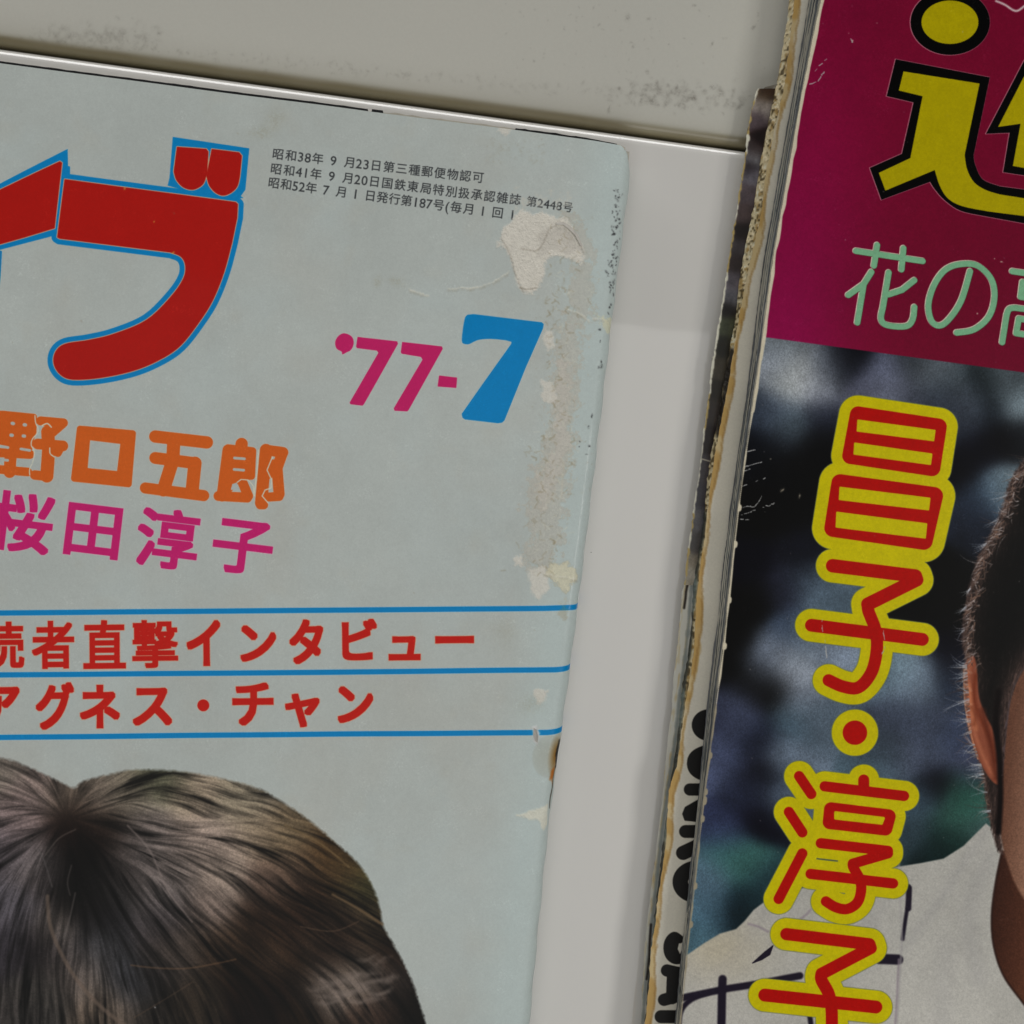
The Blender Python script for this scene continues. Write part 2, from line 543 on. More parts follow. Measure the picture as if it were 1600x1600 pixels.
M_REAR = enamel('worn_enamel', IM_R, coat=.25, coat_rough=.2)
M_LID = enamel('white_enamel', rgb=(0.81, 0.795, 0.765))
front = panel('worktop', roll_profile(+1, -420, 2.2, 15), -0.25, 0.0, M_LID, -150, 450, 40)
front['kind'] = 'structure'
front['label'] = 'glossy white enamel worktop with a rolled edge under the magazines'
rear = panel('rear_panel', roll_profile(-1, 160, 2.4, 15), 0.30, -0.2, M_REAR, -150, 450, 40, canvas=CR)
rear['kind'] = 'structure'
rear['label'] = 'off white rear panel with grey scuff marks behind the groove'

# =================================================================== magazine A : pale blue cover, spine on the right
ZA = 7.0
ax_, ay_ = world_at(988, 231, ZA)
FA = Frame(ax_, ay_, -7.2)
blue_paper = ink(156, 162, 159)
CA = Canvas(FA, -185, -258, 197, 262, 12, ZA, blue_paper)
h, w = CA.H, CA.W
CA.a *= (1 + 0.018 * vnoise(h, w, 420, seed=21) + 0.012 * vnoise(h, w, 110, seed=22) + 0.010 * vnoise(h, w, 2.2, seed=23))[..., None]
CA.mix((slice(0, h), slice(0, w)), np.clip(vnoise(h, w, 90, seed=24) * .6 + vnoise(h, w, 26, seed=25) * .4 - .35, 0, 1) * .22, ink(158, 152, 138))
_mx = CA.x0 + (np.arange(w) + .5) / CA.res
CA.mix((slice(0, h), slice(0, w)), np.clip(vnoise(h, w, 300, 170, seed=26) * .6 + vnoise(h, w, 70, seed=27) * .4 - .05, 0, 1) * .5, ink(156, 155, 148))
CA.mix((slice(0, h), slice(0, w)), np.clip(vnoise(h, w, 240, 120, seed=28) * .7 + vnoise(h, w, 50, seed=29) * .3 - .1, 0, 1) * .45, ink(160, 171, 171))
CA.mix((slice(0, h), slice(0, w)), np.broadcast_to((np.clip((_mx + 12) / 8, 0, 1) * .7)[None, :], (h, w)), ink(160, 172, 171))

RED = ink(152, 24, 20); BLU = ink(14, 112, 168); CREAM = ink(196, 188, 168)
MAG = ink(170, 30, 88); ORA = ink(186, 84, 30); TRED = ink(168, 28, 22)

# logo: blue field behind, then the red strokes
logo_main = smooth([(362, 380), (350, 425), (333, 468), (312, 502), (282, 540), (250, 562), (210, 579), (160, 590), (115, 593),
                    (95, 585), (85, 568), (88, 550), (103, 538), (140, 532), (180, 522), (230, 500), (268, 463), (287, 435),
                    (290, 415), (283, 401), (266, 394)], 5)
logo_main = [(102, 281), (368, 316), (371, 319), (370, 340)] + logo_main + [(94, 373), (91, 371)]
left_bar = [(-120, 352), (-40, 318), (0, 298), (94, 253), (97, 255), (86, 357), (40, 371), (0, 382), (-60, 405), (-120, 430)]
dk1 = [(277, 230), (322, 233), (325, 237)] + smooth([(323, 270), (318, 286), (308, 294), (298, 296), (286, 292), (276, 281), (272, 268)], 4)
dk2 = [(331, 233), (373, 238), (377, 243)] + smooth([(374, 275), (370, 291), (360, 301), (348, 305), (336, 300), (327, 289), (323, 275)], 4)
CA.poly(logo_main, BLU, rnd=9.5)
CA.poly([(104, 262), (108, 262), (108, 274), (96, 300)], BLU, rnd=2)
CA.poly([(-130, 345), (-40, 306), (0, 288), (106, 233), (107, 268), (100, 290), (92, 366), (78, 371), (0, 391), (-60, 414), (-130, 442)], BLU, rnd=0)
CA.poly([(270, 214), (389, 231), (383, 296), (376, 306), (380, 309), (340, 312), (262, 290), (265, 278)], BLU, rnd=0)
CA.lines([[(2, 394), (0, 430), (-4, 470)]], 4, BLU)
for pg in (logo_main, left_bar, dk1, dk2):
    CA.poly(pg, ink(176, 150, 120), rnd=1.7)
for pg in (logo_main, left_bar, dk1, dk2):
    CA.poly(pg, RED, rnd=0.6)
for px, py, r in [(195, 295, 2), (241, 346, 1.3), (271, 395, 1.6)]:
    speck(CA, px, py, r, .9, ink(190, 150, 60))

# date
CA.poly([(559, 527), (620, 534), (621, 537), (568, 631), (566, 633), (548, 631), (547, 629), (592, 551), (589, 547), (558, 543), (557, 541)], MAG, rnd=0.8, halo=CREAM, hw=.05)
CA.poly([(629, 535), (690, 542), (691, 545), (638, 640), (636, 642), (617, 641), (616, 638), (661, 562), (658, 557), (628, 552), (627, 550)], MAG, rnd=0.8, halo=CREAM, hw=.05)
CA.poly([(687, 588), (713, 591), (712, 605), (685, 603)], MAG, rnd=1.2, halo=CREAM, hw=.05)
CA.poly(smooth([(538, 521), (549, 526), (552, 536), (548, 546), (541, 550), (535, 553), (534, 549), (526, 544), (524, 534), (529, 525)], 4, True), MAG, rnd=0.5, halo=CREAM, hw=.05)
CA.poly([(740, 492), (846, 505), (848, 507), (847, 513)] + [(820, 574), (787, 656), (784, 659), (778, 660), (727, 654), (724, 652), (723, 647), (758, 597), (800, 538), (801, 533)] +
        smooth([(790, 530), (768, 528), (750, 529), (741, 532), (733, 536), (727, 536), (723, 531), (727, 500), (731, 493)], 4), BLU, rnd=1.5, halo=CREAM, hw=.05)

# singer's name, rounded orange letters (0,500 crop: 3.2 px per px)
def C(*pts):
    return [(x / 3.2, 500 + y / 3.2) for x, y in pts]
def group(cv, items, col, halo):
    """items: ('l', pts, width) or ('p', pts, rnd) joined as one shape"""
    allp = [q for it in items for q in cv.Ps(it[1])]
    bx = cv.box(allp, 2.5)
    sl, X, Y = bx
    D = np.full(X.shape, 1e6, np.float32)
    for it in items:
        Q = cv.Ps(it[1])
        if it[0] == 'l':
            segs = [(Q[i], Q[i + 1]) for i in range(len(Q) - 1)] or [(Q[0], Q[0])]
            d = sdf_edges(X, Y, segs) - it[2] * .5 * cv.k
        else:
            segs = loop_segs(Q)
            d = sdf_edges(X, Y, segs); d = np.where(inside(X, Y, segs), -d, d) - it[2] * cv.k
        D = np.minimum(D, d)
    if col is not None: cv.put(sl, D, col, halo=halo, hw=.06)
    return sl, D
W_ = 3.2
# 野
group(CA, [('p', C((20, 470), (170, 485), (168, 560), (150, 610), (148, 640), (0, 615), (-40, 600), (-30, 470)), 5),
           ('l', C((-60, 660), (150, 672)), 46 / W_), ('l', C((60, 600), (50, 760)), 60 / W_), ('l', C((-60, 742), (140, 760)), 44 / W_),
           ('l', C((205, 505), (318, 515)), 46 / W_), ('l', C((310, 520), (240, 580)), 50 / W_), ('l', C((190, 620), (315, 630)), 54 / W_),
           ('l', C((312, 625), (290, 665)), 40 / W_), ('l', C((240, 560), (245, 640), (235, 780)), 66 / W_), ('l', C((175, 775), (240, 782)), 48 / W_)], ORA, CREAM)
CA.lines([smooth(C((176, 478), (180, 515), (192, 543), (186, 568), (162, 598), (158, 628), (172, 655), (168, 700), (150, 745), (150, 775)), 4)], 1.6, CREAM)
CA.lines([smooth(C((212, 528), (238, 518), (258, 536)), 4)], 2.0, CREAM); CA.lines([smooth(C((250, 640), (252, 668), (275, 686)), 4)], 1.8, CREAM)
for hx, hy in [(66, 517), (126, 524), (60, 576), (121, 580)]:
    CA.lines([C((hx - 3, hy), (hx + 3, hy + 1))], 5.2, blue_paper)
for L in ([(0, 630), (42, 638)], [(106, 645), (150, 652)], [(0, 697), (40, 702)], [(106, 708), (155, 716)]):
    CA.lines([C(*L)], 4.2, blue_paper)
# 口
r = CA.poly_d(C((402, 545), (665, 568), (643, 820), (372, 792)), rnd=5.2)
h0 = CA.poly_d(C((402, 545), (665, 568), (643, 820), (372, 792)), rnd=5.2)
segs = loop_segs(CA.Ps(C((452, 602), (603, 620), (586, 755), (439, 740))))
dh = sdf_edges(h0[1], h0[2], segs); dh = np.where(inside(h0[1], h0[2], segs), -dh, dh)
CA.put(h0[0], np.maximum(h0[3], -dh), ORA, halo=CREAM, hw=.06)
# 五
group(CA, [('l', C((778, 583), (1034, 612)), 62 / W_), ('l', C((870, 600), (865, 700), (818, 850)), 66 / W_), ('l', C((778, 690), (975, 716)), 60 / W_),
           ('l', C((975, 716), (960, 860)), 66 / W_), ('l', C((728, 840), (1018, 878)), 56 / W_)], ORA, CREAM)
# 郎
group(CA, [('l', C((1208, 620), (1206, 640)), 62 / W_), ('p', C((1140, 640), (1262, 655), (1256, 780), (1200, 780), (1130, 860), (1118, 840)), 6),
           ('l', C((1092, 880), (1235, 888)), 50 / W_), ('l', C((1140, 650), (1110, 880)), 56 / W_), ('l', C((1215, 820), (1240, 880)), 50 / W_),
           ('l', C((1330, 650), (1305, 915)), 62 / W_), ('l', C((1330, 650), (1415, 662)), 54 / W_), ('l', C((1412, 665), (1385, 740), (1395, 870)), 56 / W_),
           ('l', C((1345, 885), (1395, 882)), 46 / W_), ('l', C((1300, 925), (1318, 925)), 44 / W_), ('p', C((1330, 700), (1380, 700), (1370, 780), (1330, 800)), 1)], ORA, CREAM)
CA.lines([C((1172, 690), (1222, 694))], 4.2, blue_paper); CA.lines([C((1170, 747), (1218, 751))], 4.2, blue_paper)
CA.poly(C((1162, 822), (1182, 815), (1196, 842), (1156, 848)), blue_paper, rnd=.6)
CA.lines([C((1185, 812), (1205, 797), (1240, 800), (1265, 828), (1270, 880))], 1.6, CREAM)
CA.lines([C((1292, 650), (1284, 760), (1270, 880))], 1.8, CREAM)
CA.lines([C((1362, 685), (1335, 750), (1358, 800), (1355, 840), (1325, 850), (1310, 880), (1340, 915))], 1.7, CREAM)

PNK = ink(172, 30, 96)
for ch, cx, cy, w0, h0_ in [('桜', 33, 816, 100, 94), ('田', 145.5, 830, 86, 82), ('淳', 262, 842, 97, 94), ('子', 379, 855, 94, 84)]:
    CA.text_char(ch, cx, cy, w0, h0_, 7.0, PNK, fat=2.3, halo=ink(190, 160, 168))

for ch, x0, x1, y0, y1 in [('読', -37, 38, 971, 1045), ('者', 50, 116, 970, 1045), ('直', 130, 196, 969, 1045), ('撃', 206, 277.5, 969, 1044),
                           ('イ', 291, 344, 969, 1041), ('ン', 375, 431, 977, 1034), ('タ', 451.6, 504.7, 968, 1038), ('ビ', 534, 589, 967, 1032),
                           ('ュ', 607, 657, 994, 1032), ('ー', 680, 740.6, 994, 1005),
                           ('ア', -30, 31, 1073, 1138), ('グ', 56, 116, 1066, 1140), ('ネ', 125, 187, 1070, 1138), ('ス', 207, 268, 1075, 1134),
                           ('チ', 362.5, 427, 1067, 1134), ('ャ', 445, 499, 1084, 1137), ('ン', 527, 583, 1072.5, 1130)]:
    fat = 1.7 if ch in '読者直撃' else 2.3
    CA.text_char(ch, (x0 + x1) / 2, (y0 + y1) / 2, x1 - x0, y1 - y0, -0.6, TRED, fat=fat, halo=ink(190, 138, 108))
CA.lines([[(317, 1102.5), (317.1, 1102.5)]], 18.5, TRED, halo=ink(196, 150, 125), hw=.1)
for L in ([(-300, 959), (0, 957.8), (500, 953.7), (850, 950.5), (904, 949), (990, 940)], [(-300, 1056), (0, 1054.5), (500, 1051), (800, 1047), (868, 1046.5), (890, 1044.5), (990, 1034)],
          [(-300, 1154), (0, 1152), (500, 1147.7), (800, 1145), (855, 1144.5), (876, 1142.5), (960, 1133)]):
    CA.lines([L], 8.2, BLU, halo=ink(150, 175, 185), hw=.08)

# three lines of small print
SM = ink(52, 54, 56)
def small(txt, x0, y0, x1, y1, em, adv=None):
    n = len(txt)
    ang = math.degrees(math.atan2(y1 - y0, x1 - x0))
    # half-width figures, full-width kanji
    ws = [0.56 if c in '0123456789' else (0.45 if c in '(\u2018 ' else 1.0) for c in txt]
    tot = sum(ws)
    p = 0
    for c, wd in zip(txt, ws):
        t = (p + wd / 2) / tot
        p += wd
        if c == ' ': continue
        CA.em_char(c, x0 + (x1 - x0) * t, y0 + (y1 - y0) * t, em * (1.12 if wd < 1 else 1), ang, SM, fat=0.18, sx=1.0 if wd < 1 else 1.0)
small('昭和38年 9 月23日第三種郵便物認可', 424, 239, 757, 278, 18.5)
small('昭和41年 9 月20日国鉄東局特別扱承認雑誌', 421, 262, 815, 313, 18.5)
small('第2448号', 822, 314, 896, 325, 17)
small('昭和52年 7 月 1 日発行第187号(毎月 1 回 1', 418, 284, 806, 336, 18.5)
for k in range(70):
    speck(CA, 800 + 95 * r_.random(), 318 + 12 * r_.normal() + 0, 1.2 + 2 * r_.random(), .35 + .5 * r_.random(), ink(170, 170, 162))
for k in range(120):
    _t = r_.random(); speck(CA, 424 + 380 * _t, 262 + 50 * _t + 24 * r_.normal(), .8 + 1.2 * r_.random(), .3 + .4 * r_.random(), blue_paper)

# girl's hair printed below
hair_out = smooth([(-200, 1330), (-120, 1230), (-60, 1192), (0, 1184), (44, 1198), (87, 1218), (115, 1231), (131, 1220), (175, 1209), (206, 1203), (241, 1203), (306, 1209),
                   (394, 1229), (437, 1251), (481, 1281), (525, 1318), (560, 1351), (582, 1386), (593, 1417), (599, 1447), (621, 1487), (643, 1531),
                   (656, 1570), (665, 1601), (690, 1750), (700, 1950)], 4) + [(700, 2300), (-500, 2300), (-500, 1900)]
HS = [(0, 1200, (100, 92, 84)), (60, 1230, (108, 92, 88)), (100, 1245, (70, 60, 50)), (30, 1290, (98, 82, 84)), (10, 1320, (72, 66, 76)), (60, 1340, (92, 86, 90)),
      (110, 1290, (36, 22, 18)), (150, 1255, (98, 86, 76)), (130, 1330, (16, 13, 12)), (200, 1240, (96, 88, 74)), (250, 1214, (74, 78, 56)), (300, 1240, (116, 102, 84)),
      (380, 1255, (104, 96, 78)), (230, 1300, (98, 88, 86)), (300, 1320, (120, 104, 96)), (350, 1370, (112, 98, 88)), (400, 1300, (108, 92, 72)), (450, 1310, (90, 74, 50)),
      (500, 1340, (62, 42, 22)), (540, 1365, (62, 45, 24)), (574, 1395, (46, 50, 24)), (105, 1310, (20, 15, 12)), (140, 1290, (24, 17, 14)), (170, 1310, (22, 17, 15)), (130, 1370, (10, 9, 8)), (100, 1365, (16, 14, 13)), (200, 1365, (40, 36, 36)), (150, 1420, (18, 17, 18)), (120, 1340, (10, 9, 8)), (115, 1400, (9, 8, 8)), (235, 1350, (92, 84, 84)), (350, 1320, (120, 104, 94)), (270, 1350, (112, 100, 96)), (460, 1360, (74, 56, 44)), (480, 1430, (36, 24, 19)), (540, 1450, (34, 24, 19)), (440, 1460, (34, 23, 18)), (330, 1420, (92, 78, 72)), (100, 1500, (44, 40, 42)), (250, 1440, (48, 44, 48)), (590, 1430, (74, 62, 34)), (480, 1400, (46, 30, 22)), (420, 1380, (82, 62, 52)),
      (560, 1430, (64, 47, 37)), (400, 1440, (34, 24, 19)), (520, 1475, (24, 17, 14)), (440, 1420, (40, 28, 22)), (380, 1500, (26, 19, 15)), (460, 1520, (26, 19, 15)), (610, 1500, (26, 18, 14)), (640, 1550, (14, 10, 9)), (420, 1570, (18, 13, 11)), (250, 1520, (34, 31, 31)), (70, 1370, (58, 52, 54)), (160, 1450, (26, 26, 29)), (250, 1400, (72, 67, 68)), (180, 1400, (30, 30, 31)), (120, 1420, (20, 18, 18)), (88, 1450, (92, 84, 80)),
      (30, 1420, (62, 60, 70)), (10, 1480, (46, 43, 52)), (60, 1480, (20, 18, 20)), (60, 1550, (50, 48, 46)), (30, 1585, (46, 43, 43)), (120, 1520, (84, 74, 68)),
      (170, 1580, (88, 74, 62)), (150, 1480, (50, 52, 58)), (200, 1540, (38, 41, 48)), (280, 1480, (62, 52, 46)), (300, 1560, (38, 31, 25)), (400, 1540, (24, 17, 13)),
      (350, 1480, (60, 43, 31)), (420, 1500, (68, 48, 33)), (500, 1460, (46, 35, 27)), (550, 1495, (50, 40, 32)), (565, 1530, (98, 88, 80)), (505, 1542, (80, 70, 64)),
      (610, 1535, (60, 52, 48)), (625, 1570, (34, 22, 18)), (580, 1590, (48, 34, 27)), (460, 1590, (28, 20, 15)), (645, 1590, (14, 10, 9)), (600, 1470, (35, 25, 20)),
      (230, 1600, (38, 34, 31)), (160, 1370, (24, 22, 22)), (200, 1330, (64, 58, 58)), (40, 1265, (96, 80, 80)), (-150, 1400, (50, 40, 38)), (300, 1800, (22, 16, 13)), (0, 1800, (28, 22, 20)), (600, 1800, (14, 10, 9))]
r = CA.poly_d(hair_out, 0, pad=1.0)
sl, X, Y, D = r
base = CA.rbf(HS, sl, X, Y, 34)
# trace strands
N = 15000
wx, wy = 104.0, 1280.0
th = r_.random(N) * 2 * math.pi
rr = 8 + 640 * r_.random(N) ** 0.75
px = wx + rr * np.cos(th) * 1.05; py = wy + rr * np.sin(th)
ok = (py > 1180) & (py < 1760) & (px > -160) & (px < 720)
px, py = px[ok], py[ok]; N = len(px)
val = r_.normal(size=N) * 1.0
ln = r_.integers(60, 230, N)
A1 = []; V1 = []
jit = r_.normal(size=N) * .06
for k in range(230):
    dx, dy = px - wx, py - wy
    R = np.hypot(dx, dy) + 1e-3
    ph = np.arctan2(dy, dx)
    bend = np.clip(R / 420, 0, 1.4) * np.where(dx > 0, 0.26, 0.5) + np.where(dy < 0, .30 * np.clip(R / 200, 0, 1), 0)
    a = ph + bend * np.cos(ph) * np.where(py < wy - 12, 1.0, 1.0) + jit + 0.13 * np.sin(R / 57 + ph * 7) + .08 * np.sin(R / 23 + ph * 19)
    px = px + np.cos(a) * 0.85; py = py + np.sin(a) * 0.85
    act = k < ln
    fade = np.sin(np.pi * np.clip(k / ln, 0, 1)) ** .5
    q = np.stack([px[act], py[act]], 1)
    kk = MPP * (CAM_H - ZA) / CAM_H
    wxm, wym = (q[:, 0] - 800) * kk, (800 - q[:, 1]) * kk
    dxm, dym = wxm - FA.ox, wym - FA.oy
    A1.append(np.stack([dxm * FA.c + dym * FA.s, -dxm * FA.s + dym * FA.c], 1)); V1.append((val * fade)[act])
A1 = np.concatenate(A1); V1 = np.concatenate(V1)
acc, wt = CA.splat(A1, V1)
def blur(a, n=1):
    for _ in range(n):
        b = a.copy(); b[1:-1, 1:-1] = (a[1:-1, 1:-1] * 4 + a[:-2, 1:-1] * 2 + a[2:, 1:-1] * 2 + a[1:-1, :-2] * 2 + a[1:-1, 2:] * 2
                                       + a[:-2, :-2] + a[2:, 2:] + a[:-2, 2:] + a[2:, :-2]) / 16
        a = b
    return a
m1 = blur(acc[sl], 1) / (blur(wt[sl], 1) + .35)
m2 = blur(m1, 14)
m3 = blur(m1, 60)
base = base * .56 + base.mean(axis=2, keepdims=True) * np.array([.395, .365, .34], np.float32)
mod = m1 * .36 + m2 * 1.1 + m3 * 1.2
g_ = 1 + .10 * vnoise(*D.shape, 2.0, seed=31) + .07 * vnoise(*D.shape, 4.0, seed=32)
lum = base.mean(axis=2, keepdims=True)
hairc = np.clip((base * (1 + np.clip(mod * .72, -.78, .42)[..., None]) + .002) * g_[..., None], 0.012, 1)
CA.mix(sl, CA.cover(D + .12 * vnoise(*D.shape, 5, seed=33), .6), hairc)
# fly-away strands
for L, wd, c in [([(205, 1508), (240, 1512), (290, 1513), (340, 1505), (368, 1499)], 1.5, (112, 84, 62)),
                 ([(75, 1400), (78, 1440), (92, 1480), (120, 1530), (160, 1575), (205, 1610)], 6, (98, 84, 74)),
                 ([(72, 1335), (92, 1310), (118, 1296)], 1.6, (92, 84, 80)), ([(82, 1385), (70, 1345), (62, 1330)], 1.5, (84, 80, 80)),
                 ([(118, 1395), (108, 1440), (100, 1465)], 2, (90, 84, 82)), ([(112, 1352), (106, 1378), (110, 1398)], 1.5, (84, 78, 76)),
                 ([(470, 1448), (520, 1455), (560, 1440)], 1.3, (92, 72, 58)),
                 ([(210, 1590), (260, 1560), (300, 1535)], .9, (80, 64, 52)), ([(200, 1290), (235, 1330), (262, 1390), (300, 1440)], 2.2, (124, 112, 108)),
                 ([(520, 1398), (560, 1420), (597, 1444)], 4, (112, 90, 66)), ([(445, 1290), (500, 1318), (545, 1355)], 2.2, (112, 92, 64))]:
    CA.lines([smooth(L, 6)], wd, ink(*c), soft=.4, alpha=.62)
speck(CA, 242, 1573, 1.6, 1, ink(170, 170, 172))

for cx0, cy0, L_, w0 in [(500, 1534, 56, 4), (528, 1548, 50, 5), (552, 1536, 46, 4.5), (506, 1556, 40, 3), (560, 1520, 36, 3), (585, 1506, 22, 2.5), (600, 1532, 16, 8), (545, 1562, 44, 3), (500, 1568, 34, 2.5), (575, 1550, 30, 4), (560, 1500, 26, 2), (490, 1545, 30, 2.5), (530, 1525, 30, 2)]:
    for q_ in range(4):                                              # lit waves at the lower right of the hair
        yy = cy0 + 2.2 * r_.normal(); x = cx0 + 5 * r_.normal()
        q = [(x, yy), (x + L_ * .3, yy + 3 + r_.normal()), (x + L_ * .6, yy - 1 + r_.normal()), (x + L_, yy - 5 + r_.normal() * 2)]
        c = 96 + 40 * r_.random()
        CA.lines([smooth(q, 4)], w0 * (.4 + .5 * r_.random()), ink(c, c * .9, c * .84), soft=.9, alpha=.20 + .16 * r_.random())
# wear near the spine
BE = ink(178, 168, 158); BE2 = ink(162, 154, 142); BR = ink(138, 126, 98); LT = ink(187, 180, 171)
CA.ragged([(882, 500), (902, 512), (908, 560), (898, 640), (888, 720), (884, 800), (870, 868), (852, 900), (820, 880), (832, 840), (822, 790), (834, 730), (852, 690), (864, 650), (868, 600), (874, 540)],
          BE2, amp=24, seed=41, var=.11, rim=BR, relief=.10, alpha=.44, soft=1.3, cell=.6)
CA.ragged([(880, 330), (905, 345), (925, 380), (930, 450), (915, 520), (895, 500), (892, 430), (905, 400)], BE2, amp=22, seed=141, var=.09, rim=BR, relief=.05, alpha=.4, soft=1.2)
CA.ragged([(870, 560), (890, 570), (888, 700), (868, 760), (845, 800), (840, 760), (860, 700)], BE, amp=22, seed=46, var=.12, rim=BR, relief=.12, alpha=.34, cell=.6, soft=1.1)
peel = [(800, 345), (812, 328), (835, 334), (850, 336), (880, 341), (903, 368), (914, 398), (910, 416), (897, 408), (880, 402), (858, 400), (850, 412), (846, 440), (832, 460), (816, 456), (806, 430), (797, 398), (780, 384), (783, 362)]
CA.ragged(peel, LT, amp=7, seed=51, var=.05, relief=.20, soft=.6)
CA.ragged([(838, 370), (862, 352), (884, 358), (905, 390), (890, 396), (862, 390), (842, 400)], ink(170, 166, 158), amp=6, seed=53, var=.05, relief=-.10, alpha=.7)
for L, wd, al in [([(850, 378), (858, 360), (874, 350), (890, 356), (903, 372), (912, 398)], 2.0, .26), ([(815, 388), (838, 392), (850, 378)], 1.6, .35),
                  ([(812, 449), (822, 452), (838, 450)], 1.5, .5), ([(783, 372), (797, 398), (806, 430), (818, 456)], 1.4, .35)]:
    P_ = smooth(L, 5)
    for i in range(len(P_) - 1):
        CA.lines([[(P_[i][0] + .5 * r_.normal(), P_[i][1] + .5 * r_.normal()), P_[i + 1]]], wd * (.4 + .9 * r_.random()), ink(118, 110, 98), soft=.35, alpha=al)  # thin dark lines paint the shadow of the lifted paper edges
for pts, sd in [([(846, 594), (862, 600), (872, 624), (856, 630), (846, 620)], 61), ([(852, 515), (864, 520), (866, 540), (856, 548), (850, 530)], 63),
                ([(826, 888), (850, 886), (857, 918), (842, 937), (826, 922)], 65), ([(802, 872), (815, 868), (818, 885), (805, 882)], 67),
                ([(834, 1078), (858, 1077), (852, 1098), (838, 1100)], 69), ([(780, 192), (800, 196), (790, 212), (776, 206)], 74)]:
    CA.ragged(pts, LT, amp=5, seed=sd, var=.04, relief=.10, alpha=.8)
CA.ragged([(808, 1274), (832, 1266), (857, 1258), (856, 1290), (850, 1298), (842, 1284), (822, 1277)], ink(196, 190, 172), amp=4, seed=71, var=.04, relief=.12)
CA.ragged([(862, 880), (885, 880), (908, 902), (890, 912), (885, 935), (872, 910), (850, 898)], ink(186, 178, 154), amp=9, seed=73, var=.06, rim=BR, relief=.08, alpha=.75)
CA.ragged([(880, 940), (888, 935), (884, 965), (874, 960)], BR, amp=8, seed=75, alpha=.3)
for L in ([(928, 498), (945, 500), (958, 512), (962, 526)], [(700, 452), (720, 450), (745, 449), (775, 438), (795, 425)], [(640, 452), (655, 458), (668, 462)], [(885, 484), (905, 490), (920, 502)],
          [(850, 896), (880, 902), (905, 906)], [(880, 720), (878, 780)]):
    P_ = [(x + .7 * r_.normal(), y + .6 * r_.normal()) for x, y in smooth(L, 5)]
    for i in range(len(P_) - 1):
        CA.lines([P_[i:i + 2]], 1.2 + 2.2 * r_.random(), ink(182, 180, 168), soft=.4, alpha=.30 + .35 * r_.random(), relief=.06)
        CA.lines([[(x + .6, y + 3) for x, y in P_[i:i + 2]]], 1.6, ink(128, 124, 108), soft=.5, alpha=.35 * r_.random())
CA.ragged([(930, 490), (960, 495), (968, 515), (950, 520)], ink(190, 182, 156), amp=8, seed=79, alpha=.7, relief=.1)
CA.ragged([(832, 1136), (838, 1134), (843, 1146), (840, 1164), (834, 1158)], ink(200, 196, 188), amp=1.5, seed=77, var=.03, relief=.15)
for k in range(260):                                                # torn fibres and brown hairlines
    px = 868 + 24 * r_.normal() * .8; py = 340 + 560 * r_.random()
    px += (620 - py) * .05
    if px < 853 and py < 665: continue
    a = r_.random() * 6.28; Ln = 3 + 7 * r_.random()
    q = [(px, py), (px + math.cos(a) * Ln * .5 + r_.normal(), py + math.sin(a) * Ln * .5), (px + math.cos(a + .8 * r_.normal()) * Ln, py + math.sin(a) * Ln)]
    CA.lines([q], .8 + 1.2 * r_.random(), ink(120, 108, 80) if k % 3 else ink(190, 184, 170), soft=.3, alpha=.18 + .3 * r_.random())
# stain and hole
cx, cy = CA.P((858, 1182)); bx = CA.box([(cx, cy)], 6); sl, X, Y = bx
dd = np.hypot((X - cx) / 3.3, (Y - cy) / 4.2)
CA.mix(sl, np.clip(1.05 - dd, 0, 1) ** .35 * np.clip((1.0 - dd) * 12, 0, 1) * .34, ink(128, 122, 104))
cx, cy = CA.P((871, 1182)); bx = CA.box([(cx, cy)], 6); sl, X, Y = bx
dd = np.hypot((X - cx) / 1.9, (Y - cy) / 4.6)
CA.mix(sl, np.clip(1 - dd, 0, 1) * .95, ink(112, 72, 22))
CA.ragged([(862, 1205), (870, 1200), (866, 1228), (860, 1218)], ink(150, 84, 30), amp=3, seed=81, alpha=.9)
CA.ragged([(878, 1160), (882, 1180), (876, 1200), (872, 1180)], ink(14, 10, 8), amp=4, seed=82, rnd=1.5)
CA.lines([smooth([(872, 1200), (868, 1216), (866, 1232), (862, 1250), (862, 1265)], 4)], 1.6, ink(30, 24, 18), soft=.25)
# spots: mildew on the spine edge
for k in range(95):
    t = r_.random()
    py = 296 + 165 * t ** .9
    px = 968 - (py - 300) * .08 + r_.normal() * 4.5
    speck(CA, px, py, .7 + 1.3 * r_.random(), .35 + .6 * r_.random(), ink(34, 34, 36))
for px, py, r in [(957, 475, 2), (954, 480, 2), (952, 489, 1.6), (937, 515, 1.8), (941, 572, 2.4), (936, 574, 1.8), (940, 565, 1.5), (925, 650, 1.8), (920, 667, 1.8), (921, 697, 1.8), (905, 698, 1.0), (917, 710, 1.2), (938, 533, 1.2), (906, 690, 1), (1000, 500, 1)]:
    speck(CA, px, py, r, .85, ink(40, 42, 44))
for k in range(60):
    speck(CA, 760 + 90 * r_.random(), 215 + 40 * r_.random(), 1 + 2.5 * r_.random(), .06 + .12 * r_.random(), ink(120, 112, 92))
for k in range(140):
    speck(CA, 830 + 100 * r_.random(), 330 + 560 * r_.random(), .8 + 2.2 * r_.random(), .05 + .16 * r_.random(), ink(118, 108, 84))
for k in range(70):
    speck(CA, 20 + 860 * r_.random(), 130 + 1100 * r_.random(), .6 + 1.0 * r_.random(), .2 + .3 * r_.random(), ink(130, 124, 108) if k % 2 else ink(186, 188, 184))
for px, py, rr_, a in [(430, 185, 14, .18), (408, 205, 12, .2), (828, 1100, 16, .16), (620, 440, 8, .2), (590, 440, 6, .25), (790, 985, 20, .1)]:
    speck(CA, px, py, rr_, a, ink(120, 112, 86))
grain(CA, .018, .009, .009)
IM_A = CA.image('pale_blue_cover_print')
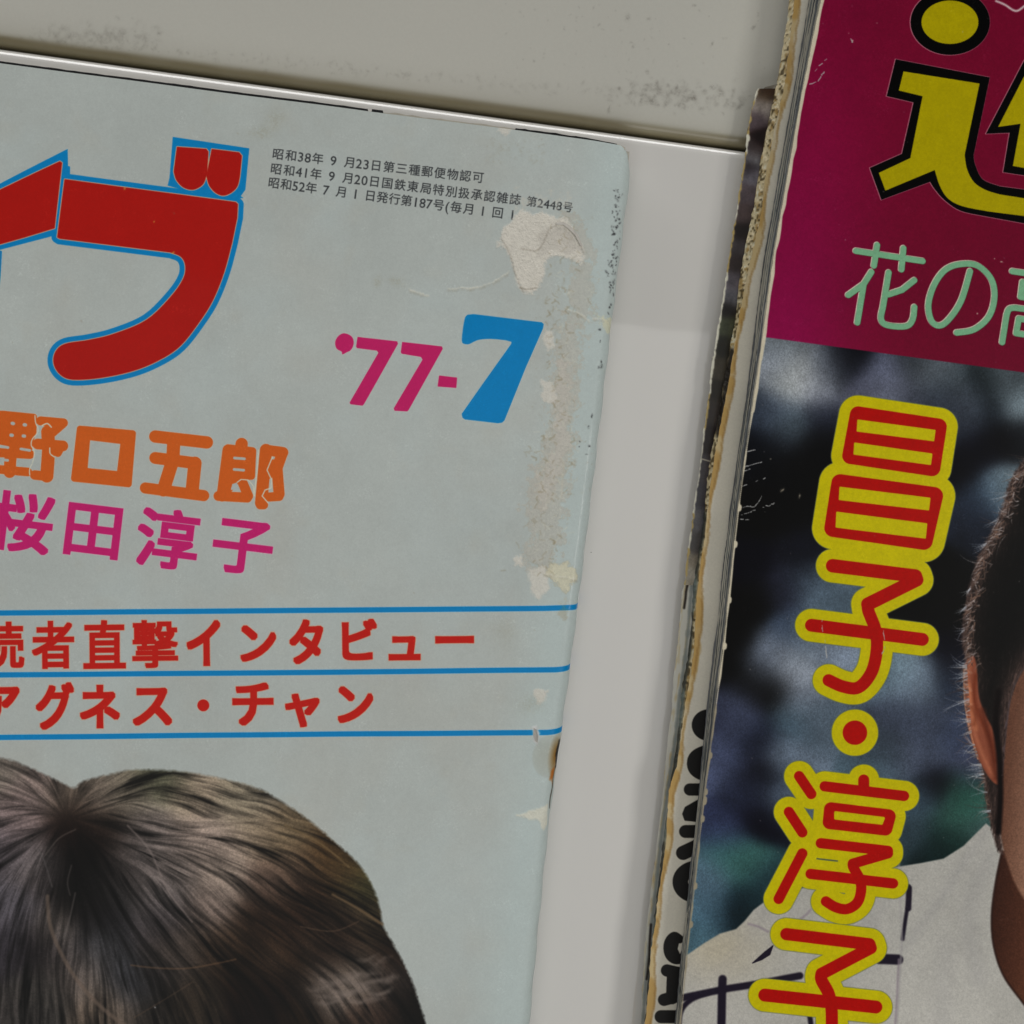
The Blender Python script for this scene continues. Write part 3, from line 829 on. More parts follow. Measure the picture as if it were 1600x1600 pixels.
M_CA = printed('pale_blue_cover', IM_A, rough=0.42, coat=0.08, coat_rough=0.06, bump=0.45, spec=0.18)

mag_a = thing('magazine', FA, 'pale blue magazine with a red logo and dark hair pictured on its cover', 'magazine')

# outline of the cover in its own mm
rightA = [(-60, 1021), (230, 989), (260, 987), (500, 957), (700, 934), (945, 904), (1046, 891), (1142, 878), (1165, 874), (1190, 872), (1210, 868), (1235, 865), (1300, 857), (1450, 842), (1600, 828), (2000, 783), (2500, 730)]
def interp_px(tab, py):
    ys = [t[0] for t in tab]; xs = [t[1] for t in tab]
    return float(np.interp(py, ys, xs))
topA = [(-400, 40), (0, 99), (300, 138), (500, 163), (575, 173), (700, 189), (850, 209), (930, 220), (970, 227), (982, 234), (988, 248)]
ROWS = 190
def row_right(y_loc):
    # find photo row for this local y at the spine
    best = None
    return None
ys_px = np.concatenate([np.linspace(230, 262, 10), np.linspace(270, 1650, 150), np.linspace(1700, 2330, 20)])
rt = [FA.px(interp_px(rightA, y), y, ZA - 1.0) for y in ys_px]
ryl = np.array([p[1] for p in rt]); rxl = np.array([p[0] for p in rt])
tp = [FA.px(x, y, ZA) for x, y in topA]
txl = np.array([p[0] for p in tp]); tyl = np.array([p[1] for p in tp])
def right_x(y): return float(np.interp(-y, -ryl, rxl))
def top_y(x): return float(np.interp(x, txl, tyl))
RB = 2.3
def wavy(x, y, s=1.0):
    return s * (0.16 * math.sin(x * .055 + 1.3) + 0.14 * math.sin(y * .06 + x * .02) + 0.07 * math.sin(x * .19 + y * .11))
def cover_a(name, mat, canvas, z, inset_top=0.0, inset_right=0.0, th=0.18):
    grid = []; uvs = []
    for j in range(ROWS):
        t = (j / (ROWS - 1)) ** 1.15
        row = []; urow = []
        y_nom = -257 * t
        xr = right_x(y_nom) - inset_right
        if j < 3: xr -= (0.9, 0.4, 0.12)[j]
        xb = xr - RB
        flat = [-181 + (xb + 181) * (1 - (1 - c / 70) ** 1.6) for c in range(71)]
        arc = [RB * math.pi / 2 * k / 9 for k in range(1, 10)]
        down = [RB * math.pi / 2 + (z - RB - 0.4) * k / 3 for k in range(1, 4)]
        for x in flat:
            yt = top_y(x) - inset_top
            y = yt + (-257 - yt) * t
            bulge = 0.0
            row.append((x, y, z + wavy(x, y) * (1 if x < xb - 8 else max(0, (xb - x) / 8)))); urow.append((x, y))
        for a in arc + down:
            if a <= RB * math.pi / 2 + 1e-6:
                f = a / RB
                x = xb + RB * math.sin(f); zz = z - RB * (1 - math.cos(f))
            else:
                x = xb + RB; zz = z - RB - (a - RB * math.pi / 2)
            yt = top_y(min(x, txl[-1])) - inset_top
            y = yt + (-257 - yt) * t
            row.append((x + 0.10 * math.sin(y * .6) * (a > RB), y, zz)); urow.append((xb + a, y))
        grid.append(row); uvs.append(urow)
    G = np.array(grid)
    # thickness along the normal: approximate by shrinking inwards
    Bt = G.copy(); Bt[..., 2] -= th
    Bt[:, 71:, 0] -= th
    return slab(name, G, th, mat, mag_a, uv=np.array(uvs), canvas=canvas, bottom=Bt)
cover_a('front_cover', M_CA, CA, ZA)

M_PAGE = paper('cream_page_edge', (0.52, 0.49, 0.42), amount=.3, stretch=(6, 40, 900))
M_BLACK = paper('black_print', (0.012, 0.012, 0.013), amount=.3, rough=.5)
M_CREAM = paper('cream_paper', (0.60, 0.56, 0.47), amount=.15)

def sheet_a(name, mat, z, xs_px, ys_off, label=None, th=.15, depth=14):
    """a thin page whose top edge stands proud of the cover's top edge by ys_off px"""
    rows = [[], []]
    pts = []
    for x, off in zip(xs_px, ys_off):
        y = float(np.interp(x, [p[0] for p in topA], [p[1] for p in topA]))
        pts.append(FA.px(x, y - off, z))
    G = np.zeros((3, len(pts), 3))
    for i, (x, y) in enumerate(pts):
        zz = z + wavy(x, y)
        G[0, i] = (x, y, zz); G[1, i] = (x, y - 3, zz); G[2, i] = (x, y - depth, zz)
    o = slab(name, G, th, mat, mag_a, shade=False)
    if label: o['label'] = label
    return o
rs = np.random.default_rng(5)
xs = np.concatenate([np.arange(-400, 575, 12), [574, 576, 577, 580, 581, 598, 599], np.arange(606, 800, 12), [803, 806], np.arange(812, 972, 8)])
off = []
for x in xs:
    if x <= 574: o_ = 3.6 + .25 * rs.normal()
    elif x <= 580: o_ = -2
    elif x <= 598: o_ = 4.2
    elif x < 804: o_ = -2
    else: o_ = 3.4 * (1 - max(0, (x - 900) / 90)) + .5 * rs.normal()
    off.append(o_)
sheet_a('endpaper', M_BLACK, ZA - 0.35, xs, off, 'black inner sheet peeping out along the top edge')
xs2 = np.arange(-400, 980, 9)
off2 = [1.0 + .5 * rs.normal() if (590 < x < 960) else 0.2 for x in xs2]
off2 = [o if not (600 < x < 800) else 2.2 + .6 * rs.normal() for x, o in zip(xs2, off2)]
sheet_a('inner_page', M_CREAM, ZA - 0.60, xs2, off2)
# page block
G = np.zeros((40, 3, 3)); Bt = np.zeros((40, 3, 3))
for j in range(40):
    y = -0.5 - 256 * j / 39
    xr = right_x(y) - 0.6
    for i, x in enumerate((-180.5, -90, xr)):
        yy = y + (top_y(min(x, -3)) if j == 0 else 0) - .2
        G[j, i] = (x, yy, ZA - 1.0 + (wavy(x, yy) if i < 2 else 0)); Bt[j, i] = (x, yy, 0.5)
slab('page_block', G, 0, M_PAGE, mag_a, bottom=Bt, shade=False)
G = np.zeros((2, 2, 3))
for j, y in enumerate((-0.4, -257)):
    for i, x in enumerate((-181, -6 + right_x(y))):
        G[j, i] = (x, y + (top_y(x) if j == 0 else 0) - .3, 0.35)
slab('back_cover', G, .3, M_CREAM, mag_a, shade=False)
# lifted flap of the torn surface paper
M_FLAP = paper('torn_paper', (0.62, 0.59, 0.54), amount=.10, stretch=(200, 200, 200))
def flap(pts, z0, lift, label=None):
    """curled sliver of surface paper: px pairs (root, tip)"""
    G = np.zeros((len(pts), 4, 3))
    for j, (a, b) in enumerate(pts):
        for i in range(4):
            t = i / 3
            x, y = FA.px(a[0] + (b[0] - a[0]) * t, a[1] + (b[1] - a[1]) * t, z0)
            G[j, i] = (x, y, z0 + .10 + lift * t * t + wavy(x, y) + .04 * rs.normal())
    o = slab('torn_flap', G, .07, M_FLAP, mag_a)
    return o
flap([((868, 348), (870, 352)), ((880, 347), (880, 352)), ((891, 353), (888, 358)), ((902, 366), (899, 369)), ((910, 384), (907, 385))], ZA, .22)
flap([((834, 1137), (838, 1140)), ((833, 1148), (841, 1150)), ((836, 1158), (840, 1160))], ZA, .5)

# =================================================================== magazine B : magenta band and dark photo, broken spine on the left
ZB = 14.0; ZS = 8.0; ZG = 6.2; ZD = 4.0
bx0, by0 = world_at(1300, -110, ZB)
FB = Frame(bx0, by0, -7.6)
L0 = [(137, 1184), (170, 1173), (235, 1166), (280, 1158), (345, 1148), (400, 1139), (450, 1132), (512, 1122), (580, 1112), (637, 1105), (675, 1099), (725, 1093), (775, 1086), (812, 1081), (862, 1075), (915, 1069)]
L0b = [(915, 1069), (925, 1066), (1000, 1060), (1062, 1053), (1100, 1050), (1194, 1040), (1287, 1031), (1381, 1019), (1475, 1009), (1600, 1001), (2100, 945)]
L1 = [(-200, 1268), (0, 1235), (137, 1213), (250, 1190), (400, 1163), (487, 1150), (575, 1136), (637, 1126), (687, 1117), (720, 1110), (800, 1101), (837, 1096), (875, 1090), (912, 1085), (975, 1080), (1025, 1075), (1087, 1066), (1150, 1060), (1231, 1048), (1303, 1038), (1397, 1028), (1475, 1019), (1537, 1013), (1600, 1008), (2100, 953)]
L2 = [(-200, 1280), (0, 1250), (120, 1237), (200, 1221), (275, 1205), (375, 1189), (450, 1172), (512, 1161), (575, 1151), (650, 1137), (712, 1124), (800, 1113), (825, 1110), (900, 1100), (950, 1096), (1020, 1092), (1060, 1085), (1112, 1078), (1194, 1066), (1234, 1054), (1319, 1048), (1412, 1035), (1506, 1025), (1600, 1017), (2100, 962)]
L3 = [(-200, 1292), (0, 1264), (50, 1256), (175, 1236), (250, 1222), (337, 1206), (400, 1195), (475, 1186), (550, 1176), (612, 1168), (662, 1160), (737, 1150), (800, 1141), (912, 1127), (1012, 1117), (1087, 1107), (1137, 1102), (1225, 1094), (1350, 1081), (1475, 1066), (1584, 1057), (1700, 1044), (2100, 1000)]
L4 = [(-200, 1314), (0, 1284), (142, 1255), (400, 1210), (527, 1193), (590, 1184), (712, 1165), (795, 1154), (875, 1145), (1012, 1131), (1110, 1118), (1209, 1105), (1303, 1094), (1406, 1083), (1475, 1075), (1569, 1066), (1600, 1062), (1700, 1050), (2100, 1006)]

# ---- cover print
CB = Canvas(FB, -6, -262, 195, 266, 12, ZB, ink(13, 13, 16))
h, w = CB.H, CB.W
# magenta band above the photograph
bandy = [(1000, 497), (1195, 526), (1600, 582), (2600, 720)]
r = CB.poly_d([(1000, -400), (1000, 497), (1195, 526.5), (1600, 582), (2800, 750), (2800, -400)], 0, pad=1)
sl, X, Y, D = r
ux, uy = CB.P((1200, 500)); vx, vy = CB.P((1420, 100))
t = np.clip(X / 26.0, 0, 1)
tt = np.clip((-Y - 18) / 60, 0, 1)
c1 = ink(120, 19, 62); c2 = ink(96, 18, 38)
f = np.exp(-(X / 14.0) ** 2) * (0.25 + .75 * tt)  # more magenta at left: print colour plus some reflected sheen painted in
band = c2 + (c1 - c2) * f[..., None]
band = band * (1 + .03 * vnoise(*X.shape, 2.2, seed=91) + .03 * vnoise(*X.shape, 150, seed=92))[..., None]
MAGB = band
# photo background first
BS = [(1225, 537, (78, 86, 92)), (1212, 575, (112, 120, 134)), (1250, 590, (152, 156, 156)), (1230, 600, (150, 154, 150)), (1275, 607, (126, 131, 146)), (1290, 575, (90, 98, 110)), (1312, 572, (25, 28, 38)), (1330, 555, (14, 15, 19)),
      (1380, 587, (72, 78, 104)), (1387, 610, (104, 110, 134)), (1350, 617, (66, 68, 88)), (1430, 565, (40, 45, 52)), (1455, 580, (82, 92, 102)), (1425, 625, (44, 48, 60)), (1487, 597, (52, 62, 68)), (1470, 620, (40, 48, 62)),
      (1515, 630, (76, 88, 104)), (1507, 662, (30, 35, 46)), (1490, 640, (34, 38, 50)), (1537, 600, (14, 19, 21)), (1545, 640, (18, 22, 28)), (1562, 588, (62, 72, 78)), (1595, 632, (112, 132, 142)), (1580, 605, (52, 62, 68)), (1525, 705, (14, 15, 21)), (1562, 690, (13, 13, 17)),
      (1600, 680, (20, 22, 26)), (1550, 772, (50, 72, 92)), (1525, 785, (30, 42, 62)), (1568, 762, (92, 112, 122)), (1512, 805, (25, 30, 44)), (1500, 740, (12, 13, 18)), (1530, 835, (20, 24, 34)),
      (1212, 637, (52, 64, 84)), (1237, 660, (60, 76, 86)), (1220, 690, (28, 33, 42)), (1212, 725, (12, 14, 16)), (1250, 725, (11, 13, 15)), (1280, 650, (28, 32, 46)), (1280, 690, (12, 13, 16)), (1180, 700, (14, 16, 20)),
      (1185, 640, (34, 42, 56)), (1180, 800, (11, 11, 13)), (1230, 800, (12, 13, 15)), (1170, 880, (13, 14, 20)), (1250, 860, (18, 19, 26)), (1150, 1000, (9, 10, 13)), (1225, 920, (26, 28, 42)), (1287, 928, (76, 98, 118)), (1262, 914, (44, 56, 72)), (1300, 940, (60, 80, 96)),
      (1175, 940, (10, 11, 13)), (1237, 987, (46, 62, 88)), (1225, 1032, (128, 138, 152)), (1250, 1052, (120, 128, 142)), (1300, 1022, (96, 110, 130)), (1262, 1000, (86, 102, 118)), (1200, 1025, (76, 88, 108)), (1190, 1050, (60, 66, 80)), (1212, 1078, (11, 11, 13)), (1185, 1080, (10, 11, 13)),
      (1250, 1090, (90, 100, 116)), (1150, 1100, (54, 62, 90)), (1162, 1127, (46, 54, 82)), (1237, 1125, (46, 68, 84)), (1275, 1120, (64, 80, 96)), (1187, 1155, (20, 23, 36)), (1128, 1112, (36, 40, 64)), (1140, 1050, (10, 11, 15)), (1165, 1060, (10, 11, 14)),
      (1425, 920, (9, 9, 11)), (1470, 950, (9, 9, 12)), (1412, 1037, (92, 118, 132)), (1437, 1050, (82, 98, 116)), (1425, 1075, (86, 104, 124)), (1390, 1050, (70, 92, 108)), (1412, 1115, (44, 52, 70)), (1450, 1125, (46, 54, 74)), (1487, 1062, (30, 38, 56)), (1475, 1020, (12, 14, 20)),
      (1450, 1175, (56, 66, 90)), (1495, 1155, (42, 52, 78)), (1387, 1175, (40, 48, 60)), (1490, 900, (11, 11, 13)), (1119, 1187, (58, 68, 104)), (1150, 1190, (36, 42, 66)), (1194, 1212, (11, 13, 19)), (1187, 1275, (11, 13, 22)), (1170, 1240, (30, 36, 60)), (1225, 1181, (82, 98, 118)),
      (1219, 1244, (64, 80, 100)), (1137, 1337, (36, 88, 84)), (1162, 1353, (42, 96, 88)), (1131, 1300, (36, 43, 78)), (1112, 1369, (62, 92, 114)), (1147, 1431, (14, 22, 27)), (1112, 1431, (42, 74, 94)), (1185, 1380, (24, 48, 56)), (1100, 1462, (52, 88, 104)), (1162, 1412, (16, 26, 32)), (1105, 1410, (60, 94, 116)), (1180, 1420, (22, 40, 44)),
      (1381, 1197, (62, 88, 104)), (1412, 1192, (56, 64, 84)), (1459, 1228, (11, 13, 19)), (1437, 1250, (46, 68, 84)), (1490, 1275, (34, 70, 60)), (1522, 1256, (32, 104, 82)), (1506, 1240, (26, 62, 52)), (1428, 1306, (36, 52, 62)), (1459, 1337, (14, 28, 28)), (1480, 1310, (20, 44, 40)), (1537, 1281, (42, 62, 62)), (1520, 1200, (46, 50, 74)),
      (1800, 800, (14, 14, 18)), (1700, 650, (40, 48, 56)), (1800, 1300, (20, 30, 34))]
r2 = CB.poly_d([(1000, 480), (1000, 2400), (2800, 2400), (2800, 700)], 0, pad=.5)
s2, X2, Y2, D2 = r2
bg = CB.rbf(BS, s2, X2, Y2, 29)
bg = bg * .68 + bg.mean(axis=2, keepdims=True) * np.array([.32, .33, .34], np.float32)
bg = bg * (1 + .10 * vnoise(*X2.shape, 60, 44, seed=93) + .05 * vnoise(*X2.shape, 20, seed=94))[..., None]
n = vnoise(*X2.shape, 2.3, 1.5, seed=95)
n2 = vnoise(*X2.shape, 1.6, 1.6, seed=96)
bg = bg * (1 + .12 * n + .09 * n2)[..., None] + .012
CB.a[s2] = np.clip(bg, 0.01, 1)
CB.mix(sl, CB.cover(D, .15), MAGB)

# girl on the right: shirt, neck, face, ear, hair
SH = ink(160, 158, 152)
shirt = [(1020, 1520), (1062, 1500), (1100, 1474), (1125, 1459), (1150, 1452), (1163, 1440), (1178, 1422), (1194, 1410), (1230, 1395), (1300, 1375), (1397, 1356), (1440, 1349), (1475, 1342), (1506, 1322), (1541, 1287), (1570, 1310), (1700, 1340), (1700, 2400), (1020, 2400)]
r = CB.poly_d(shirt, 0, pad=1); s3, X3, Y3, D3 = r
fold = (vnoise(*X3.shape, 260, 130, seed=97) * .06 + vnoise(*X3.shape, 2.0, seed=98) * .045)
qx, qy = CB.P((1430, 1500))
shc = SH * (1 + fold)[..., None]
px_, py_ = CB.P((1120, 1480))
wm = np.exp(-(((X3 - px_) / 9) ** 2 + ((Y3 - py_) / 6) ** 2))
shc = shc * (1 - wm[..., None] * (1 - np.array([1.0, .97, .90], np.float32)))
CB.mix(s3, CB.cover(D3, .3), shc)
NV = ink(30, 26, 36)
for L, wd in [([(1062, 1560), (1085, 1555), (1120, 1548), (1135, 1545), (1180, 1538), (1250, 1525)], 11), ([(1129, 1530), (1128, 1560), (1127, 1605), (1124, 1660)], 13),
              ([(1060, 1610), (1064, 1580), (1080, 1562), (1108, 1551)], 8), ([(1420, 1385), (1421, 1400), (1415, 1440), (1411, 1468)], 6), ([(1421, 1388), (1420, 1420)], 9),
              ([(1375, 1499), (1404, 1500)], 16), ([(1265, 1585), (1270, 1620)], 8)]:
    CB.lines([smooth(L, 5)], wd, NV, soft=.35)
CB.poly([(1176, 1505), (1195, 1488), (1208, 1478), (1203, 1492), (1190, 1500)], NV, rnd=.8)
CB.lines([[(1170, 1444), (1185, 1448), (1200, 1456)], [(1252, 1436), (1262, 1428), (1267, 1422)], [(1405, 1500), (1402, 1560), (1398, 1620)]], 2.0, ink(120, 108, 118), soft=.5)
CB.lines([[(1405, 1350), (1410, 1470), (1402, 1600)]], 1.4, ink(140, 136, 136), soft=.6)
for L, wd, al in [([(1541, 1300), (1500, 1360), (1460, 1420), (1415, 1480)], 10, .22), ([(1545, 1340), (1520, 1400), (1515, 1460), (1530, 1530)], 26, .14), ([(1404, 1360), (1380, 1420), (1340, 1470)], 16, .12), ([(1200, 1420), (1160, 1480), (1120, 1520)], 14, .12), ([(1480, 1480), (1470, 1600)], 30, .10)]:
    CB.lines([smooth(L, 5)], wd, ink(118, 116, 120), soft=2.2, alpha=al)
# neck
neck = smooth([(1566, 1330), (1556, 1380), (1550, 1431), (1553, 1478), (1567, 1522), (1590, 1556), (1625, 1600)], 4) + [(1900, 1800), (1900, 1300)]
r = CB.poly_d(neck, 0, pad=1); s4, X4, Y4, D4 = r
a_, b_q = CB.P((1555, 1400))
g = np.clip((X4 - a_) / 14, 0, 1)[..., None]
n4 = 1 + .11 * vnoise(*X4.shape, 2.2, seed=99)[..., None]
CB.mix(s4, CB.cover(D4, .3), (ink(50, 30, 24) * (1 - g) + ink(100, 62, 46) * g) * n4)
CB.lines([smooth([(1566, 1330), (1556, 1380), (1550, 1431), (1553, 1478), (1567, 1522), (1590, 1556), (1625, 1600)], 4)], 2.5, ink(34, 22, 20), soft=.4)
# cheek and jaw
face = smooth([(1630, 1010), (1597, 1048), (1580, 1087), (1574, 1125), (1570, 1162), (1567, 1200), (1562, 1240), (1561, 1280), (1566, 1320), (1575, 1350), (1588, 1384), (1606, 1412), (1640, 1450)], 4) + [(1800, 1500), (1900, 1500), (1900, 1000)]
r = CB.poly_d(face, 0, pad=1); s5, X5, Y5, D5 = r
a_, b_q = CB.P((1566, 1250))
g = np.clip((X5 - a_) / 8, 0, 1)[..., None]
n5 = 1 + .11 * vnoise(*X5.shape, 2.2, seed=100)[..., None]
CB.mix(s5, CB.cover(D5, .5), (ink(88, 58, 45) * (1 - g) + ink(136, 102, 84) * g) * n5)
# hair mass
hair_b = smooth([(1680, 640), (1630, 685), (1602, 716), (1578, 750), (1566, 790), (1556, 815), (1538, 850), (1527, 872), (1517, 905), (1511, 925), (1506, 955), (1503, 1000), (1508, 1028),
                 (1516, 1060), (1512, 1100), (1522, 1160), (1534, 1205), (1540, 1250), (1548, 1290), (1560, 1330), (1568, 1335)], 4) + \
    smooth([(1562, 1280), (1562, 1240), (1567, 1200), (1570, 1162), (1574, 1125), (1580, 1087), (1597, 1048), (1640, 1000)], 4) + [(1900, 980), (1900, 640)]
r = CB.poly_d(hair_b, 0, pad=2); s6, X6, Y6, D6 = r
hn = vnoise(*X6.shape, 16, 3, seed=101) * .5 + vnoise(*X6.shape, 5, 2, seed=102) * .5
rimw = np.exp(-np.clip(-D6, 0, 99) / 2.2)
hc = ink(9, 7, 7) * (1 - rimw[..., None]) + ink(66, 52, 48) * rimw[..., None]
hc = hc * (1 + .45 * hn[..., None] * (0.3 + rimw[..., None])) + ink(60, 50, 46) * (np.clip(hn - .25, 0, 1) * .22)[..., None]
CB.mix(s6, CB.cover(D6 + hn * .25, .5), hc)
# ear
ear = smooth([(1519, 1024), (1508, 1036), (1505, 1055), (1507, 1080), (1511, 1125), (1516, 1150), (1522, 1170), (1531, 1190), (1545, 1214), (1556, 1225), (1562, 1222), (1562, 1185), (1552, 1142), (1540, 1118), (1530, 1090), (1527, 1060), (1525, 1036)], 4, True)
CB.poly(ear, ink(122, 66, 48), rnd=0, soft=.35)
CB.lines([smooth([(1517, 1035), (1512, 1055), (1515, 1085), (1518, 1120), (1526, 1155), (1540, 1190), (1552, 1212)], 5)], 5, ink(150, 88, 64), soft=.7)
CB.lines([smooth([(1524, 1055), (1522, 1085), (1527, 1110), (1545, 1150), (1556, 1190)], 5)], 4, ink(96, 42, 26), soft=.8)
CB.lines([smooth([(1506, 1040), (1507, 1090), (1513, 1130), (1528, 1186)], 5)], 1.5, ink(186, 128, 96), soft=.3)
CB.lines([smooth([(1535, 1110), (1545, 1150), (1552, 1185), (1556, 1215)], 5)], 7, ink(74, 34, 24), soft=1.0, alpha=.8)
CB.lines([smooth([(1514, 1070), (1519, 1110), (1526, 1140)], 5)], 4, ink(186, 112, 76), soft=.8, alpha=.6)
CB.lines([smooth([(1518, 1105), (1524, 1118), (1522, 1132)], 5)], 3, ink(90, 40, 26), soft=.8, alpha=.6)
for _ in range(5):
    yy = 1050 + 26 * _
    CB.lines([[(1509, yy + 5 * r_.normal()), (1517, yy + 3 + 4 * r_.normal())]], 2.0, ink(196, 140, 116), soft=.6, alpha=.5)
# sideburn streak between ear and cheek
CB.lines([smooth([(1560, 1080), (1556, 1130), (1562, 1190), (1563, 1250), (1560, 1300)], 5)], 9, ink(18, 10, 9), soft=.6)
# back-lit wisps
tab = [(716, 1602), (750, 1578), (790, 1566), (815, 1556), (850, 1538), (872, 1527), (905, 1517), (955, 1506), (1000, 1503), (1028, 1507), (1150, 1516), (1205, 1534), (1290, 1550)]
def wisp(x, y, a, Ln, curl, wd, col, alpha):
    p = [(x, y)]
    for i in range(5):
        a += curl
        x += math.cos(a) * Ln / 5; y -= math.sin(a) * Ln / 5
        p.append((x, y))
    P_ = smooth(p, 3)
    n = len(P_) - 1
    for i in range(0, n, 3):
        CB.lines([P_[i:i + 4]], wd * (1 - .6 * i / n), ink(*col), soft=.2, alpha=alpha * (1 - .7 * i / n))
for k in range(620):
    yy = 716 + 330 * r_.random() if k % 6 else 1040 + 240 * r_.random()
    clump = math.sin(yy * .31) + .8 * math.sin(yy * .13 + 1)
    xx = interp_px(tab, yy) + 6 + abs(r_.normal()) * 8
    if yy > 1040: xx = interp_px(tab, yy) + 2
    a = math.radians(212 + 12 * clump + r_.normal() * 26) if yy < 1040 else math.radians(188 + r_.normal() * 14)
    Ln = (7 + 20 * r_.random() ** 1.6) * (1.45 if clump > .6 else .75)
    c = [(104, 90, 86), (158, 150, 148), (62, 48, 44), (120, 94, 80), (84, 66, 58)][int(r_.random() * 5)]
    wisp(xx, yy, a, Ln, r_.normal() * .16, .8 + .9 * r_.random(), c, .35 + .5 * r_.random())
for yy, n_, Ln in [(1040, 7, 34), (1054, 8, 30), (1078, 5, 26), (1092, 4, 44), (1126, 5, 28), (1165, 5, 26), (1178, 4, 30), (1196, 8, 26), (1207, 7, 30), (1238, 3, 44), (1268, 6, 20), (812, 5, 26), (850, 6, 28), (772, 5, 30), (920, 5, 18), (950, 6, 18), (984, 4, 20)]:
    for q in range(n_):
        c = 120 + 70 * r_.random()
        y2 = yy + r_.normal() * 2.6
        wisp(interp_px(tab, y2) + 2, y2, math.radians(188 + r_.normal() * 9 if yy > 1000 else 208 + r_.normal() * 12), Ln * (.6 + .5 * r_.random()), r_.normal() * .12, 1.0 + .5 * r_.random(), (c * .94, c * .96, c), .55)

# masthead: yellow with black edge
YEL = ink(146, 134, 6); BLK = ink(12, 13, 8); RIM = ink(158, 96, 110)
YEL2 = ink(172, 161, 5)
el = lambda cx, cy, rx, ry, rot=0: [(cx + rx * math.cos(a) * math.cos(rot) - ry * math.sin(a) * math.sin(rot), cy + rx * math.cos(a) * math.sin(rot) + ry * math.sin(a) * math.cos(rot)) for a in np.linspace(0, 2 * math.pi, 48, endpoint=False)]
blk_main = [(1399, 92.5), (1546, 121)] + smooth([(1521, 242), (1523, 256), (1535, 280), (1562, 291)], 5) + [(1600, 296), (1760, 318), (1760, 372), (1600, 349)] + smooth([(1537, 337.5), (1500, 329), (1475, 312), (1460, 295), (1453, 284)], 5) + [(1377, 312), (1359, 262), (1409, 240), (1427, 160), (1385, 150)]
yel_main = [(1412, 112), (1530, 131)] + smooth([(1507, 242), (1511, 265), (1522, 285), (1540, 297), (1562, 304)], 5) + [(1600, 310), (1760, 331), (1760, 360), (1600, 337)] + smooth([(1545, 330), (1505, 322), (1482, 310), (1469, 290), (1461, 265)], 5) + [(1384, 297), (1374, 270), (1423, 247), (1442, 150), (1405, 141)]
CB.poly(el(1484, 35, 62, 51), RIM, rnd=.9); CB.poly(el(1484.5, 35, 62, 51), BLK)
CB.poly(el(1484, 35, 44.5, 34), YEL)
CB.poly(blk_main, RIM, rnd=.8); CB.poly([(x + .5, y) for x, y in blk_main], BLK)
CB.poly(yel_main, YEL, rnd=.5)
b2 = [(1600, 94), (1760, 60), (1760, 298), (1600, 274), (1567, 269), (1577, 207.5), (1540, 209)]
CB.poly(b2, RIM, rnd=.8); CB.poly([(x + .5, y) for x, y in b2], BLK)
CB.poly([(1600, 120), (1760, 76), (1760, 286), (1600, 262), (1583, 259), (1595, 193), (1560, 198)], YEL, rnd=.4)

# pale green line of lettering
GR = ink(104, 152, 118); GRL = ink(186, 178, 160)
ln_ = [[(1338, 392), (1442, 408)], [(1371, 383), (1366, 415)], [(1412, 388), (1409, 421)],
       [(1362, 425), (1350, 444), (1326, 461)], [(1350, 444), (1340, 504)],
       [(1389, 426), (1380, 480)] + smooth([(1380, 480), (1377, 498), (1386, 508), (1415, 510), (1426, 500), (1429, 480)], 5), [(1429, 438), (1410, 453), (1389, 460)],
       smooth([(1516, 424), (1502, 470), (1482, 500), (1467, 509), (1455, 500), (1451, 475), (1460, 445), (1477, 422), (1500, 413), (1527, 415), (1549, 436), (1554, 465), (1545, 495), (1522, 515), (1495, 520)], 6),
       [(1582, 424), (1700, 441)], [(1630, 408), (1628, 430)], [(1598, 441), (1595, 464), (1680, 476), (1684, 453), (1598, 441)],
       [(1566, 535), (1573, 492)] + smooth([(1573, 492), (1577, 483), (1586, 481)], 4) + [(1710, 498), (1702, 550)],
       [(1592, 498), (1588, 521), (1650, 530), (1654, 507), (1592, 498)]]
CB.lines([[(x - .9, y - .7) for x, y in L] for L in ln_], 10.3, GRL)
CB.lines([[(x + .3, y + .3) for x, y in L] for L in ln_], 10.0, ink(60, 40, 38))
CB.lines(ln_, 9.2, GR)

# red lettering with thick yellow edge, running down the cover
RDB = ink(152, 18, 15)
def lettering(reds, off, holes=()):
    """reds: items for group(); yellow surround = same shape grown by off px"""
    sl, D = group(CB, [(k, p, w_) for k, p, w_ in reds], None, None)
    return sl, D
def big(reds, off):
    allp = [q for it in reds for q in CB.Ps(it[1])]
    bx = CB.box(allp, 5.0); sl, X, Y = bx
    Dm = np.full(X.shape, 1e6, np.float32)
    for it in reds:
        Q = CB.Ps(it[1])
        if it[0] == 'l':
            segs = [(Q[i], Q[i + 1]) for i in range(len(Q) - 1)] or [(Q[0], Q[0])]
            d = sdf_edges(X, Y, segs) - it[2] * .5 * CB.k
        else:
            segs = loop_segs(Q)
            d = sdf_edges(X, Y, segs); d = np.where(inside(X, Y, segs), -d, d) - it[2] * CB.k
        Dm = np.minimum(Dm, d)
    return sl, Dm, off
def shrink(p, f=1.0):
    return p
up = [(1341, 648), (1466, 667), (1456, 731), (1329, 712)]
lo = [(1313, 755), (1459, 775), (1443, 845), (1302, 825)]
